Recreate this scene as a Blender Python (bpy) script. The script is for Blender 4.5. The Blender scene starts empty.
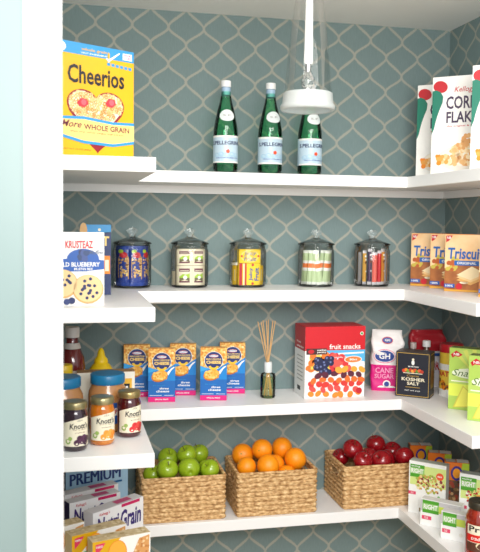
import bpy, math, random
from math import sin, cos, pi, radians as R, sqrt, atan2
from mathutils import Matrix, Vector
SC = bpy.context.scene
COL = SC.collection
rnd = random.Random(7)

# ------------------------------------------------------------------ materials
def lin(h):
    if isinstance(h, str):
        h = h.lstrip('#'); c = [int(h[i:i+2], 16)/255 for i in (0, 2, 4)]
    else: c = list(h)
    return tuple((x/12.92 if x <= .04045 else ((x+.055)/1.055)**2.4) for x in c) + (1,)

_m = {}
def M(hexc, rough=.5, metal=0, var=.04, scale=60, coat=0, bump=0, sss=0, spec=.5, name=None):
    """Principled material whose base colour is gently mottled by a noise node."""
    key = (hexc, rough, metal, var, scale, coat, bump, sss, spec)
    if key in _m: return _m[key]
    m = bpy.data.materials.new(name or 'm_' + str(hexc).strip('#')); m.use_nodes = True
    nt = m.node_tree; b = nt.nodes['Principled BSDF']
    b.inputs['Roughness'].default_value = rough; b.inputs['Metallic'].default_value = metal
    b.inputs['Coat Weight'].default_value = coat; b.inputs['Coat Roughness'].default_value = .05
    b.inputs['Specular IOR Level'].default_value = spec
    if sss:
        b.inputs['Subsurface Weight'].default_value = sss; b.inputs['Subsurface Radius'].default_value = (.01, .006, .003)
        b.inputs['Subsurface Scale'].default_value = 1
    c = lin(hexc)
    tc = nt.nodes.new('ShaderNodeTexCoord'); n = nt.nodes.new('ShaderNodeTexNoise'); n.inputs['Scale'].default_value = scale
    nt.links.new(tc.outputs['Object'], n.inputs['Vector'])
    mx = nt.nodes.new('ShaderNodeMix'); mx.data_type = 'RGBA'
    mx.inputs['A'].default_value = tuple(x*(1-var) for x in c[:3]) + (1,)
    mx.inputs['B'].default_value = tuple(min(1, x*(1+var)) for x in c[:3]) + (1,)
    nt.links.new(n.outputs['Fac'], mx.inputs['Factor']); nt.links.new(mx.outputs['Result'], b.inputs['Base Color'])
    if bump:
        bp = nt.nodes.new('ShaderNodeBump'); bp.inputs['Strength'].default_value = bump; bp.inputs['Distance'].default_value = .002
        nt.links.new(n.outputs['Fac'], bp.inputs['Height']); nt.links.new(bp.outputs['Normal'], b.inputs['Normal'])
    _m[key] = m
    return m

def ramp_mat(name, stops, scale=30, rough=.4, detail=3, coat=0, bump=0, stretch=(1, 1, 1), sss=0, bdist=.001, distort=0):
    m = bpy.data.materials.new(name); m.use_nodes = True; nt = m.node_tree; b = nt.nodes['Principled BSDF']
    b.inputs['Roughness'].default_value = rough; b.inputs['Coat Weight'].default_value = coat
    if sss:
        b.inputs['Subsurface Weight'].default_value = sss; b.inputs['Subsurface Radius'].default_value = (.012, .008, .003); b.inputs['Subsurface Scale'].default_value = 1
    tc = nt.nodes.new('ShaderNodeTexCoord'); mp = nt.nodes.new('ShaderNodeMapping'); mp.inputs['Scale'].default_value = stretch
    n = nt.nodes.new('ShaderNodeTexNoise'); n.inputs['Scale'].default_value = scale; n.inputs['Detail'].default_value = detail; n.inputs['Distortion'].default_value = distort
    r = nt.nodes.new('ShaderNodeValToRGB')
    while len(r.color_ramp.elements) < len(stops): r.color_ramp.elements.new(.5)
    for e, (p, c) in zip(r.color_ramp.elements, stops): e.position = p; e.color = lin(c)
    nt.links.new(tc.outputs['Object'], mp.inputs['Vector']); nt.links.new(mp.outputs['Vector'], n.inputs['Vector'])
    nt.links.new(n.outputs['Fac'], r.inputs['Fac']); nt.links.new(r.outputs['Color'], b.inputs['Base Color'])
    if bump:
        n2 = nt.nodes.new('ShaderNodeTexNoise'); n2.inputs['Scale'].default_value = scale*8
        nt.links.new(tc.outputs['Object'], n2.inputs['Vector'])
        bp = nt.nodes.new('ShaderNodeBump'); bp.inputs['Strength'].default_value = bump; bp.inputs['Distance'].default_value = bdist
        nt.links.new(n2.outputs['Fac'], bp.inputs['Height']); nt.links.new(bp.outputs['Normal'], b.inputs['Normal'])
    return m

def glass(name, face=(.97, .98, .97), edge=(.5, .55, .53), refl=1.0, rough=.02):
    """thin clear glass: see-through seen square on, tinted and mirror-like towards grazing angles"""
    m = bpy.data.materials.new(name); m.use_nodes = True; nt = m.node_tree; nt.nodes.clear()
    o = nt.nodes.new('ShaderNodeOutputMaterial'); mix = nt.nodes.new('ShaderNodeMixShader')
    tr = nt.nodes.new('ShaderNodeBsdfTransparent'); gl = nt.nodes.new('ShaderNodeBsdfGlossy'); gl.inputs['Roughness'].default_value = rough
    lw = nt.nodes.new('ShaderNodeLayerWeight'); lw.inputs['Blend'].default_value = .35
    fr = nt.nodes.new('ShaderNodeFresnel'); fr.inputs['IOR'].default_value = 1.45
    mc = nt.nodes.new('ShaderNodeMix'); mc.data_type = 'RGBA'; mc.inputs['A'].default_value = face+(1,); mc.inputs['B'].default_value = edge+(1,)
    pw = nt.nodes.new('ShaderNodeMath'); pw.operation = 'POWER'; pw.inputs[1].default_value = 1.6
    sc = nt.nodes.new('ShaderNodeMath'); sc.operation = 'MULTIPLY'; sc.inputs[1].default_value = refl; sc.use_clamp = True
    L = nt.links.new
    L(lw.outputs['Facing'], pw.inputs[0]); L(pw.outputs[0], mc.inputs['Factor']); L(mc.outputs['Result'], tr.inputs['Color'])
    L(fr.outputs[0], sc.inputs[0]); L(sc.outputs[0], mix.inputs['Fac']); L(tr.outputs[0], mix.inputs[1]); L(gl.outputs[0], mix.inputs[2])
    L(mix.outputs[0], o.inputs['Surface'])
    return m

def math_node(nt, op, a, b=None, clamp=False):
    n = nt.nodes.new('ShaderNodeMath'); n.operation = op; n.use_clamp = clamp
    for i, v in enumerate((a, b)):
        if v is None: continue
        if isinstance(v, (int, float)): n.inputs[i].default_value = v
        else: nt.links.new(v, n.inputs[i])
    return n.outputs[0]

def wallpaper(name, axis, u0):
    """teal linen wallpaper printed with a beige ogee trellis"""
    P, V, z0, half = .1155, .1173, 2.135, .0039
    m = bpy.data.materials.new(name); m.use_nodes = True; nt = m.node_tree; b = nt.nodes['Principled BSDF']; L = nt.links.new
    tc = nt.nodes.new('ShaderNodeTexCoord'); sp = nt.nodes.new('ShaderNodeSeparateXYZ'); L(tc.outputs['Object'], sp.inputs[0])
    nz = nt.nodes.new('ShaderNodeTexNoise'); nz.inputs['Scale'].default_value = 260; L(tc.outputs['Object'], nz.inputs['Vector'])
    jit = math_node(nt, 'MULTIPLY', math_node(nt, 'SUBTRACT', nz.outputs['Fac'], .5), .006)
    u = math_node(nt, 'ADD', math_node(nt, 'DIVIDE', math_node(nt, 'SUBTRACT', sp.outputs[axis], u0), P), 100)
    v = math_node(nt, 'DIVIDE', math_node(nt, 'SUBTRACT', sp.outputs['Z'], z0), V)
    ph = math_node(nt, 'MULTIPLY', v, 2*pi)
    # a slightly pinched ogee: sine plus a third harmonic that straightens the flanks
    c1 = math_node(nt, 'COSINE', ph); c3 = math_node(nt, 'COSINE', math_node(nt, 'MULTIPLY', ph, 3)); s2 = math_node(nt, 'SINE', math_node(nt, 'MULTIPLY', ph, 2))
    tri = math_node(nt, 'MULTIPLY', math_node(nt, 'ARCSINE', math_node(nt, 'MULTIPLY', c1, .999)), 2/pi)
    w = math_node(nt, 'ADD', math_node(nt, 'MULTIPLY', c1, .198), math_node(nt, 'MULTIPLY', tri, .058))
    a = math_node(nt, 'SUBTRACT', .25, w)
    a = math_node(nt, 'ADD', a, math_node(nt, 'MULTIPLY', s2, .014))
    sl = math_node(nt, 'MULTIPLY', math_node(nt, 'SINE', ph), .263*2*pi*P/V)
    nrm = math_node(nt, 'SQRT', math_node(nt, 'ADD', math_node(nt, 'MULTIPLY', sl, sl), 1))
    ds = []
    for op in ('SUBTRACT', 'ADD'):
        f = math_node(nt, 'FRACT', math_node(nt, 'ADD', math_node(nt, op, u, a), .5))
        d = math_node(nt, 'ABSOLUTE', math_node(nt, 'SUBTRACT', f, .5))
        ds.append(math_node(nt, 'DIVIDE', math_node(nt, 'MULTIPLY', d, P), nrm))
    d = math_node(nt, 'ADD', math_node(nt, 'MINIMUM', ds[0], ds[1]), jit)
    fac = math_node(nt, 'SUBTRACT', 1, math_node(nt, 'DIVIDE', math_node(nt, 'SUBTRACT', d, half-.001), .002), clamp=True)
    mp = nt.nodes.new('ShaderNodeMapping'); mp.inputs['Scale'].default_value = (300, 300, 40); L(tc.outputs['Object'], mp.inputs['Vector'])
    n2 = nt.nodes.new('ShaderNodeTexNoise'); n2.inputs['Scale'].default_value = 1; L(mp.outputs[0], n2.inputs['Vector'])
    g = nt.nodes.new('ShaderNodeMix'); g.data_type = 'RGBA'; g.inputs['A'].default_value = lin(WP_A); g.inputs['B'].default_value = lin(WP_B); L(n2.outputs['Fac'], g.inputs['Factor'])
    t = nt.nodes.new('ShaderNodeMix'); t.data_type = 'RGBA'; L(g.outputs['Result'], t.inputs['A']); t.inputs['B'].default_value = lin(WP_T); L(math_node(nt, 'MULTIPLY', fac, .92), t.inputs['Factor'])
    L(t.outputs['Result'], b.inputs['Base Color']); b.inputs['Roughness'].default_value = .75
    bp = nt.nodes.new('ShaderNodeBump'); bp.inputs['Strength'].default_value = .15; bp.inputs['Distance'].default_value = .001
    L(n2.outputs['Fac'], bp.inputs['Height']); L(bp.outputs[0], b.inputs['Normal'])
    return m
WP_A, WP_B, WP_T = '6c8080', '7e9190', 'a3a397'

WHITE = M('f1f0ee', .35, var=.01, scale=8, name='painted_white')

# ------------------------------------------------------------------ mesh builder
class MB:
    def __init__(s): s.v = []; s.f = []; s.mi = []; s.sm = []; s.mats = []
    def m(s, mat):
        if mat not in s.mats: s.mats.append(mat)
        return s.mats.index(mat)
    def add(s, vs, fs, mat, smooth=False):
        o = len(s.v); i = s.m(mat); s.v += [tuple(p) for p in vs]
        for f in fs: s.f.append([o+k for k in f]); s.mi.append(i); s.sm.append(smooth)
        return s
    def box(s, x0, x1, y0, y1, z0, z1, mat, mats=None):
        vs = [(x0, y0, z0), (x1, y0, z0), (x1, y1, z0), (x0, y1, z0), (x0, y0, z1), (x1, y0, z1), (x1, y1, z1), (x0, y1, z1)]
        fs = dict(bottom=(0, 3, 2, 1), top=(4, 5, 6, 7), front=(0, 1, 5, 4), right=(1, 2, 6, 5), back=(2, 3, 7, 6), left=(3, 0, 4, 7))
        for n, f in fs.items(): s.add([vs[k] for k in f], [(0, 1, 2, 3)], (mats or {}).get(n, mat))
        return s
    def lathe(s, prof, mat, n=40, c=(0, 0), smooth=True, cap0=True, cap1=True, sx=1, sy=1):
        vs = []
        for r, z in prof:
            for k in range(n):
                a = 2*pi*k/n; vs.append((c[0]+r*cos(a)*sx, c[1]+r*sin(a)*sy, z))
        fs = []
        for j in range(len(prof)-1):
            for k in range(n):
                k2 = (k+1) % n; fs.append((j*n+k, j*n+k2, (j+1)*n+k2, (j+1)*n+k))
        s.add(vs, fs, mat, smooth)
        if cap0 and prof[0][0] > 1e-5: s.add(vs[:n], [tuple(range(n))[::-1]], mat)
        if cap1 and prof[-1][0] > 1e-5: s.add(vs[-n:], [tuple(range(n))], mat)
        return s
    def tube(s, a, b, r0, r1, mat, n=10):
        a, b = Vector(a), Vector(b); d = (b-a).normalized(); q = d.to_track_quat('Z', 'Y'); vs = []
        for p, r in ((a, r0), (b, r1)):
            for k in range(n):
                t = 2*pi*k/n; vs.append(tuple(p + q @ Vector((r*cos(t), r*sin(t), 0))))
        s.add(vs, [(k, (k+1) % n, n+(k+1) % n, n+k) for k in range(n)], mat, True)
        s.add(vs[:n], [tuple(range(n))[::-1]], mat); s.add(vs[n:], [tuple(range(n))], mat)
        return s
    def prism(s, pts, z0, z1, mat):
        n = len(pts)
        s.add([(x, y, z1) for x, y in pts], [tuple(range(n))], mat)
        s.add([(x, y, z0) for x, y in pts], [tuple(range(n))[::-1]], mat)
        for k in range(n):
            (x0, y0), (x1, y1) = pts[k], pts[(k+1) % n]
            s.add([(x0, y0, z0), (x1, y1, z0), (x1, y1, z1), (x0, y0, z1)], [(0, 1, 2, 3)], mat)
        return s
    def build(s, name, parent=None, loc=None, rz=0, bevel=0, mesh_only=False):
        me = bpy.data.meshes.new(name); me.from_pydata(s.v, [], s.f)
        for x in s.mats: me.materials.append(x)
        me.polygons.foreach_set('material_index', s.mi); me.polygons.foreach_set('use_smooth', s.sm); me.update()
        o = bpy.data.objects.new(name, me); COL.objects.link(o)
        if parent: o.parent = parent
        if loc: o.location = loc
        o.rotation_euler.z = rz
        if bevel:
            bpy_bm(me, bevel)
        return o

def bpy_bm(me, bevel):
    import bmesh
    bm = bmesh.new(); bm.from_mesh(me); bmesh.ops.remove_doubles(bm, verts=bm.verts, dist=1e-5)
    ed = [e for e in bm.edges if len(e.link_faces) == 2 and e.calc_face_angle(0) > .5]
    bmesh.ops.bevel(bm, geom=ed, offset=bevel, segments=2, profile=.5, affect='EDGES'); bm.to_mesh(me); bm.free()

def tag(o, label, cat, group=None):
    o['label'] = label; o['category'] = cat
    if group: o['group'] = group
    return o
def thing(name, loc, label, cat, group=None, rz=0):
    o = bpy.data.objects.new(name, None); o.empty_display_size = .02; COL.objects.link(o); o.location = loc; o.rotation_euler.z = rz
    return tag(o, label, cat, group)
def structure(o): o['kind'] = 'structure'; return o
def copy_thing(src, loc, label, rz=None, group=None):
    c = src.copy(); COL.objects.link(c); c.location = loc; c['label'] = label
    if rz is not None: c.rotation_euler = (0, 0, rz) if isinstance(rz, (int, float)) else rz
    if group: c['group'] = group
    for ch in [x for x in src.children]:
        d = ch.copy(); COL.objects.link(d); d.parent = c
        for g in [x for x in ch.children]:
            e = g.copy(); COL.objects.link(e); e.parent = d
    return c

# ------------------------------------------------------------------ lettering and flat artwork on a face
_t = {}
def glyphs(txt, bold, shear):
    k = (txt, bold, shear)
    if k not in _t:
        c = bpy.data.curves.new('t', 'FONT'); c.body = txt; c.size = 1; c.offset = bold; c.shear = shear; c.resolution_u = 2; c.dimensions = '2D'; c.fill_mode = 'FRONT'
        o = bpy.data.objects.new('t', c); me = bpy.data.meshes.new_from_object(o)
        vs = [(v.co.x, v.co.y) for v in me.vertices]; fs = [tuple(p.vertices) for p in me.polygons]
        bpy.data.objects.remove(o); bpy.data.curves.remove(c); bpy.data.meshes.remove(me)
        _t[k] = (vs, fs)
    return _t[k]

EPS = .00025
class Art:
    """draws in 0..1 coordinates on one face; fn(u, v, k) gives the 3-D point, k = layer"""
    def __init__(s, mb, fn, asp): s.mb = mb; s.fn = fn; s.asp = asp   # asp = width/height in metres
    def poly(s, pts, mat, k=1, smooth=False):
        s.mb.add([s.fn(u, v, k) for u, v in pts], [tuple(range(len(pts)))], mat, smooth)
    def rect(s, u0, u1, v0, v1, mat, k=1, n=1):
        for i in range(n):
            a = u0+(u1-u0)*i/n; b = u0+(u1-u0)*(i+1)/n; s.poly([(a, v0), (b, v0), (b, v1), (a, v1)], mat, k)
    def ell(s, u, v, ru, mat, k=2, rv=None, n=20, rot=0):
        rv = ru*s.asp if rv is None else rv     # default: a true circle
        p = []
        for i in range(n):
            a = 2*pi*i/n; x = ru*cos(a)*s.asp; y = rv*sin(a)
            p.append((u+(x*cos(rot)-y*sin(rot))/s.asp, v+x*sin(rot)+y*cos(rot)))
        s.poly(p, mat, k)
    def ring(s, u, v, ru, mat, k=2, th=.25, rv=None, a0=0, a1=2*pi, n=24):
        rv = ru*s.asp if rv is None else rv
        for i in range(n):
            a, b = a0+(a1-a0)*i/n, a0+(a1-a0)*(i+1)/n; q = 1-th
            s.poly([(u+ru*cos(a), v+rv*sin(a)), (u+ru*cos(b), v+rv*sin(b)), (u+ru*q*cos(b), v+rv*q*sin(b)), (u+ru*q*cos(a), v+rv*q*sin(a))], mat, k)
    def text(s, txt, u0, u1, v0, v1, mat, k=3, bold=.01, shear=0, rot=0, arch=0):
        vs, fs = glyphs(txt, bold, shear)
        x0 = min(x for x, y in vs); x1 = max(x for x, y in vs); y0 = min(y for x, y in vs); y1 = max(y for x, y in vs)
        out = []
        for x, y in vs:
            a, b = (x-x0)/(x1-x0), (y-y0)/(y1-y0)
            if rot == 90: a, b = 1-b, a
            out.append(s.fn(u0+(u1-u0)*a, v0+(v1-v0)*b+arch*(1-(2*a-1)**2), k))
        s.mb.add(out, fs, mat)
    def heart(s, u, v, ru, mat, k=2, rv=None):
        rv = ru*s.asp if rv is None else rv; p = []
        for i in range(32):
            t = 2*pi*i/32; x = 16*sin(t)**3; y = 13*cos(t)-5*cos(2*t)-2*cos(3*t)-cos(4*t); p.append((u+ru*x/16, v+rv*y/16))
        s.poly(p[::-1], mat, k)
    def blobs(s, n, box, r0, r1, mats, k=3, seed=1, inside=None, sq=.8):
        g = random.Random(seed)
        for i in range(n):
            u, v = g.uniform(box[0], box[1]), g.uniform(box[2], box[3])
            if inside and not inside(u, v): continue
            r = g.uniform(r0, r1)
            s.ell(u, v, r, g.choice(mats), k+.02*(i % 12), rv=r*s.asp*g.uniform(sq, 1), n=9, rot=g.uniform(0, 3))

def face_fn(face, w, d, h):
    E = EPS
    if face == 'front': return (lambda u, v, k: (-w/2+u*w, -d/2-k*E, v*h)), w/h
    if face == 'right': return (lambda u, v, k: (w/2+k*E, -d/2+u*d, v*h)), d/h
    if face == 'left': return (lambda u, v, k: (-w/2-k*E, d/2-u*d, v*h)), d/h
    if face == 'top': return (lambda u, v, k: (-w/2+u*w, -d/2+v*d, h+k*E)), w/d
def cyl_fn(r, z0, z1, a0, a1):
    """wraps 0..1 around a cylinder between angles a0..a1 (0 = facing -y)"""
    def fn(u, v, k):
        a = a0+(a1-a0)*u; rr = r+k*EPS
        return (rr*sin(a), -rr*cos(a), z0+v*(z1-z0))
    return fn, (r*(a1-a0))/(z1-z0)

def carton(name, fl, ang, w, d, h, z, base, label, cat, mats=None, arts=None, group=None, flap=True, parent=None):
    """a pasteboard box whose front-left bottom corner is at fl, front turned by ang degrees"""
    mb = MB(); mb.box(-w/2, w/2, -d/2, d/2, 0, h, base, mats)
    if flap:        # glued top flap standing a hair proud of the lid, with its seam
        fm = (mats or {}).get('top', base)
        mb.box(-w/2+.001, w/2-.001, -d/2+.0008, d*.12, h-.0002, h+.0007, fm)
        mb.box(-w*.12, w*.12, d*.12, d*.2, h-.0002, h+.0006, fm)
    for face, fn in (arts or {}).items():
        f, asp = face_fn(face, w, d, h); fn(Art(mb, f, asp))
    a = R(ang); cx = fl[0]+cos(a)*w/2-sin(a)*d/2; cy = fl[1]+sin(a)*w/2+cos(a)*d/2
    o = mb.build(name, loc=(cx, cy, z+.0006), rz=a)
    return tag(o, label, cat, group)

# ------------------------------------------------------------------ the pantry shell
ZA, ZB, ZC, ZD, TH = 1.66, 1.30, .9414, .58, .0351
HC, WR, WL, XR, DB, DF = 2.184, 1.1037, -.32, .8542, .2188, .6716
YF = -1.2   # plane of the doorway
wb = MB(); wb.box(WL-.1, WR+.1, 0, .1, 0, HC, wallpaper('wallpaper_back', 'X', .693)); structure(wb.build('wall_back'))
wr = MB(); wr.box(WR, WR+.1, YF, 0, 0, HC, wallpaper('wallpaper_right', 'Y', -.058)); structure(wr.build('wall_right'))
wl = MB(); wl.box(WL-.1, WL, YF, 0, 0, HC, wallpaper('wallpaper_left', 'Y', -.058)); structure(wl.build('wall_left'))
ceil_m = M('f4f3f0', .8, var=.02, scale=5, bump=.05)
c = MB(); c.box(-3, 3, -1.3, .1, HC, HC+.1, ceil_m); structure(c.build('ceiling'))
fl_m = ramp_mat('oak_boards', [(.3, 'b79a78'), (.7, 'cdb391')], 6, .4, stretch=(1, 12, 1))
c = MB(); c.box(-3, 3, -4.5, .1, -.1, 0, fl_m); structure(c.build('floor'))
c = MB(); c.box(WL, WR, -.014, 0, 0, .12, WHITE); structure(c.build('baseboard_back', bevel=.003))
c = MB(); c.box(WR-.014, WR, YF, -.014, 0, .12, WHITE); structure(c.build('baseboard_right', bevel=.003))
# doorway wall, left of the opening and right of it
c = MB(); c.box(-3, WL-.0, YF-.05, YF+.02, 0, HC, WHITE); structure(c.build('wall_front'))
c = MB(); c.box(WR, 3, YF-.05, YF+.02, 0, HC, WHITE); structure(c.build('wall_front_right'))
# frosted sliding door pushed to the left: white stiles and rails around a pale aqua pane
dx1 = -.218; dm = MB()
dm.box(dx1-.052, dx1, YF-.1, YF-.06, .02, 2.17, WHITE)
dm.box(-1.02, -.97, YF-.1, YF-.06, .02, 2.17, WHITE)
dm.box(-.97, dx1-.052, YF-.1, YF-.06, .02, .14, WHITE); dm.box(-.97, dx1-.052, YF-.1, YF-.06, 2.12, 2.17, WHITE)
door = structure(dm.build('door_1'))
bd = MB(); bd.box(dx1-.057, dx1-.052, YF-.088, YF-.072, .14, 2.12, M('e9eceb', .3)); bd.build('glazing_bead', parent=door)
fg = bpy.data.materials.new('frosted_glass'); fg.use_nodes = True; nt = fg.node_tree; b = nt.nodes['Principled BSDF']
b.inputs['Roughness'].default_value = .35; b.inputs['Base Color'].default_value = lin('cfe6e4')
gn = nt.nodes.new('ShaderNodeTexNoise'); gn.inputs['Scale'].default_value = 3; gt = nt.nodes.new('ShaderNodeTexCoord'); nt.links.new(gt.outputs['Object'], gn.inputs['Vector'])
gm = nt.nodes.new('ShaderNodeMix'); gm.data_type = 'RGBA'; gm.inputs['A'].default_value = lin('9db3b1'); gm.inputs['B'].default_value = lin('aec1bf')
nt.links.new(gn.outputs['Fac'], gm.inputs['Factor']); nt.links.new(gm.outputs['Result'], b.inputs['Base Color'])
tl = nt.nodes.new('ShaderNodeBsdfTranslucent'); tl.inputs['Color'].default_value = lin('9cb6b4'); mx = nt.nodes.new('ShaderNodeMixShader'); mx.inputs[0].default_value = .35
nt.links.new(b.outputs[0], mx.inputs[1]); nt.links.new(tl.outputs[0], mx.inputs[2]); nt.links.new(mx.outputs[0], nt.nodes['Material Output'].inputs['Surface'])
c = MB(); c.box(-.97, dx1-.0571, YF-.084, YF-.076, .14, 2.12, fg); c.build('frosted_pane', parent=door)

# ------------------------------------------------------------------ U-shaped shelves
wrap = [(WL, 0), (WL, -DF), (0, -DF), (0, -DB), (XR, -DB), (XR, -DF), (WR, -DF), (WR, 0)]
for z, lab in ((ZA, 'topmost thick white U-shaped shelf carrying green bottles and cereal'), (ZB, 'second white U-shaped shelf from the top, under the glass jars'),
               (ZC, 'third white U-shaped shelf from the top, under the jam and pasta boxes'), (ZD, 'lowest white U-shaped shelf, under the woven baskets')):
    s = MB(); s.prism(wrap, z-TH, z, WHITE); o = tag(s.build('u_shaped_shelf', bevel=.0015), lab, 'shelf', 'white shelves around the pantry')
    for n, bx in (('back', (WL, WR, -.02, -.0002)), ('right', (WR-.02, WR-.0002, -DF+.01, -.02)), ('left', (WL+.0002, WL+.02, -DF+.01, -.02))):
        cl = MB(); cl.box(bx[0]+.0002, bx[1]-.0002, bx[2], bx[3], z-TH-.0238, z-TH-.0002, WHITE); cl.build('support_strip', parent=o)

# ------------------------------------------------------------------ inks
INK = dict(white='f6f4ef', cream='f1e6c9', black='1c1a20', navy='1d2a5c', blue='1f57a8', sky='2f92cf', red='c81f2b', dred='8e1422', yellow='e3ad08', lime='a9cf2e',
           green='4f9f3c', dgreen='1e6b45', orange='f28a1e', gold='dca03c', tan='d8a767', brown='7a4a26', pink='e0187a', purple='4a2d7c', grey='a9a7a3', maroon='6a2038', teal='157a63', lgold='f3cf7a')
I = {k: M(v, .42, var=.03, name='ink_'+k) for k, v in INK.items()}
lidtop = {}

# ---- topmost shelf: yellow oat cereal carton
def art_cheer(a):
    a.rect(0, 1, .90, 1, I['sky'], 1); a.text('whole grain', .27, .62, .935, .965, I['yellow'], 3, .02); a.text('FIRST INGREDIENT', .27, .62, .912, .926, I['white'], 3)
    a.ell(.02, .95, .05, I['white'], 2); a.text('BIG', 0, .05, .935, .96, I['blue'], 3)
    a.poly([(.60, .905), (.64, .87), (.80, .965), (.79, .972), (.655, .905)], I['white'], 3); a.ell(.64, .93, .016, I['yellow'], 4, rv=.03)
    a.rect(.84, .97, .915, .975, I['white'], 2); a.text('BOX', .855, .955, .95, .967, I['pink'], 3, .03); a.text('TOPS', .855, .955, .925, .942, I['pink'], 3, .03)
    for i in range(6): a.rect(.62+.06*i, .665+.06*i, .842-.003*i, .868-.003*i, I['sky'], 2)
    a.text('Cheerios', .09, .86, .645, .81, I['black'], 4, .022)
    def lob(q, m, k):
        a.ell(.29, .475, .21*q, m, k, rv=.125*q, n=28); a.ell(.65, .475, .21*q, m, k+.1, rv=.125*q, n=28)
        a.poly([(.47-.385*q, .45), (.47-.36*q, .40), (.47, .42-.32*q), (.47+.36*q, .40), (.47+.385*q, .45), (.47+.30*q, .50), (.47, .545*q+.4*(1-q)), (.47-.30*q, .50)], m, k+.2)
    lob(1.0, I['dred'], 1.4); lob(.88, I['cream'], 2)
    ins = lambda u, v: min(((u-.30)/.19)**2+((v-.475)/.105)**2, ((u-.64)/.19)**2+((v-.475)/.105)**2, ((u-.47)/.28)**2+((v-.42)/.10)**2) < 1
    g = random.Random(3)
    for i in range(420):
        u, v = g.uniform(.08, .86), g.uniform(.32, .60)
        if ins(u, v): a.ring(u, v, .024, [M('d8aa62', .5), M('bd8440', .5), M('e6c284', .5)][i % 3], 3+.02*(i % 20), th=.45, n=8)
    for u, v in ((.28, .475), (.66, .50)): a.poly([(u-.07, v), (u-.02, v+.045), (u+.06, v+.04), (u+.085, v), (u+.03, v-.035), (u-.04, v-.03)], M('d8343f', .4), 5); a.ell(u+.02, v+.01, .035, M('e8606a', .4), 6)
    a.poly([(0, .345), (.3, .36), (.7, .335), (1, .345), (1, .15), (.7, .11), (.3, .12), (0, .165)], I['sky'], 6.5)
    a.poly([(0, .32), (.3, .335), (.7, .31), (1, .32), (1, .175), (.7, .135), (.3, .145), (0, .19)], I['lgold'], 7)
    a.text('More', 0, .27, .255, .315, I['maroon'], 8, .012, .4); a.text('WHOLE GRAIN', .30, .93, .245, .295, I['maroon'], 8, .02)
    a.text('than any other single ingredient', .12, .85, .212, .228, I['brown'], 8)
    a.heart(.49, .13, .13, I['dred'], 1.6, rv=.09); a.text('NET WT 12 OZ (340g)', .03, .4, .055, .07, I['brown'], 2)
carton('cereal_box', (-.222, -.646), 29, .205, .06, .268, ZA, I['yellow'], 'yellow oat ring cereal box with a red heart bowl and blue top band', 'cereal box',
       dict(top=I['sky'], left=M('d9a60c', .45)), dict(front=art_cheer))

# ---- topmost shelf, right: three white corn flakes boxes
def art_corn(a):
    # plain green sweep with a red patch above it
    a.poly([(0, .86), (.06, .87), (.13, .85), (.18, .80), (.17, .74), (.13, .68), (.09, .61), (.06, .54), (.04, .48), (0, .42)], I['teal'], 2)
    a.ell(.13, .90, .12, I['red'], 1.5, rv=.06, rot=-.3)
    a.text('Kellogg\'s', .36, .76, .825, .895, I['red'], 3, .005, .3)
    a.text('CORN', .23, .75, .67, .80, M('43304f', .45), 3, .022); a.text('FLAKES', .24, .83, .53, .645, M('43304f', .45), 3, .022)
    a.text('the original & best', .25, .75, .487, .507, I['red'], 3)
    a.ell(.62, .17, .52, M('e9ded1', .4), 1.5, rv=.14); a.ell(.62, .20, .46, M('f4ead8', .4), 2, rv=.11)
    a.blobs(260, (.12, .98, .10, .42), .025, .05, [M('eeb878', .5), M('f3c88e', .5), M('e6a562', .5), M('f8dcb0', .5)], 3, 5, lambda u, v: abs(u-.6)/.46+max(0, (v-.16))/.26 < 1 and v > .11)
    a.blobs(9, (.10, .26, .12, .2), .03, .045, [I['orange'], M('e9a04a', .5)], 9, 8)
def left_corn(a):
    a.rect(0, 1, 0, .25, I['lime'], 1); a.rect(0, 1, .25, .62, M('57606e', .5), 1); a.rect(0, 1, .62, .85, I['teal'], 1)
CF = 'three white corn flakes boxes fanned on the top shelf'
for nm, fl, lab in (('cereal_box', (.915, -.152), 'white corn flakes box standing farthest back in the fanned row of three'),
                    ('cereal_box', (.898, -.293), 'white corn flakes box in the middle of the fanned row of three'),
                    ('cereal_box', (.922, -.491), 'white corn flakes box nearest the front of the fanned row, cut by the right edge')):
    carton(nm, fl, -41, .185, .052, .30, ZA, M('f6f3ee', .4), lab, 'cereal box', dict(left=M('ece6da', .5)), dict(front=art_corn, left=left_corn), CF)

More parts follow.
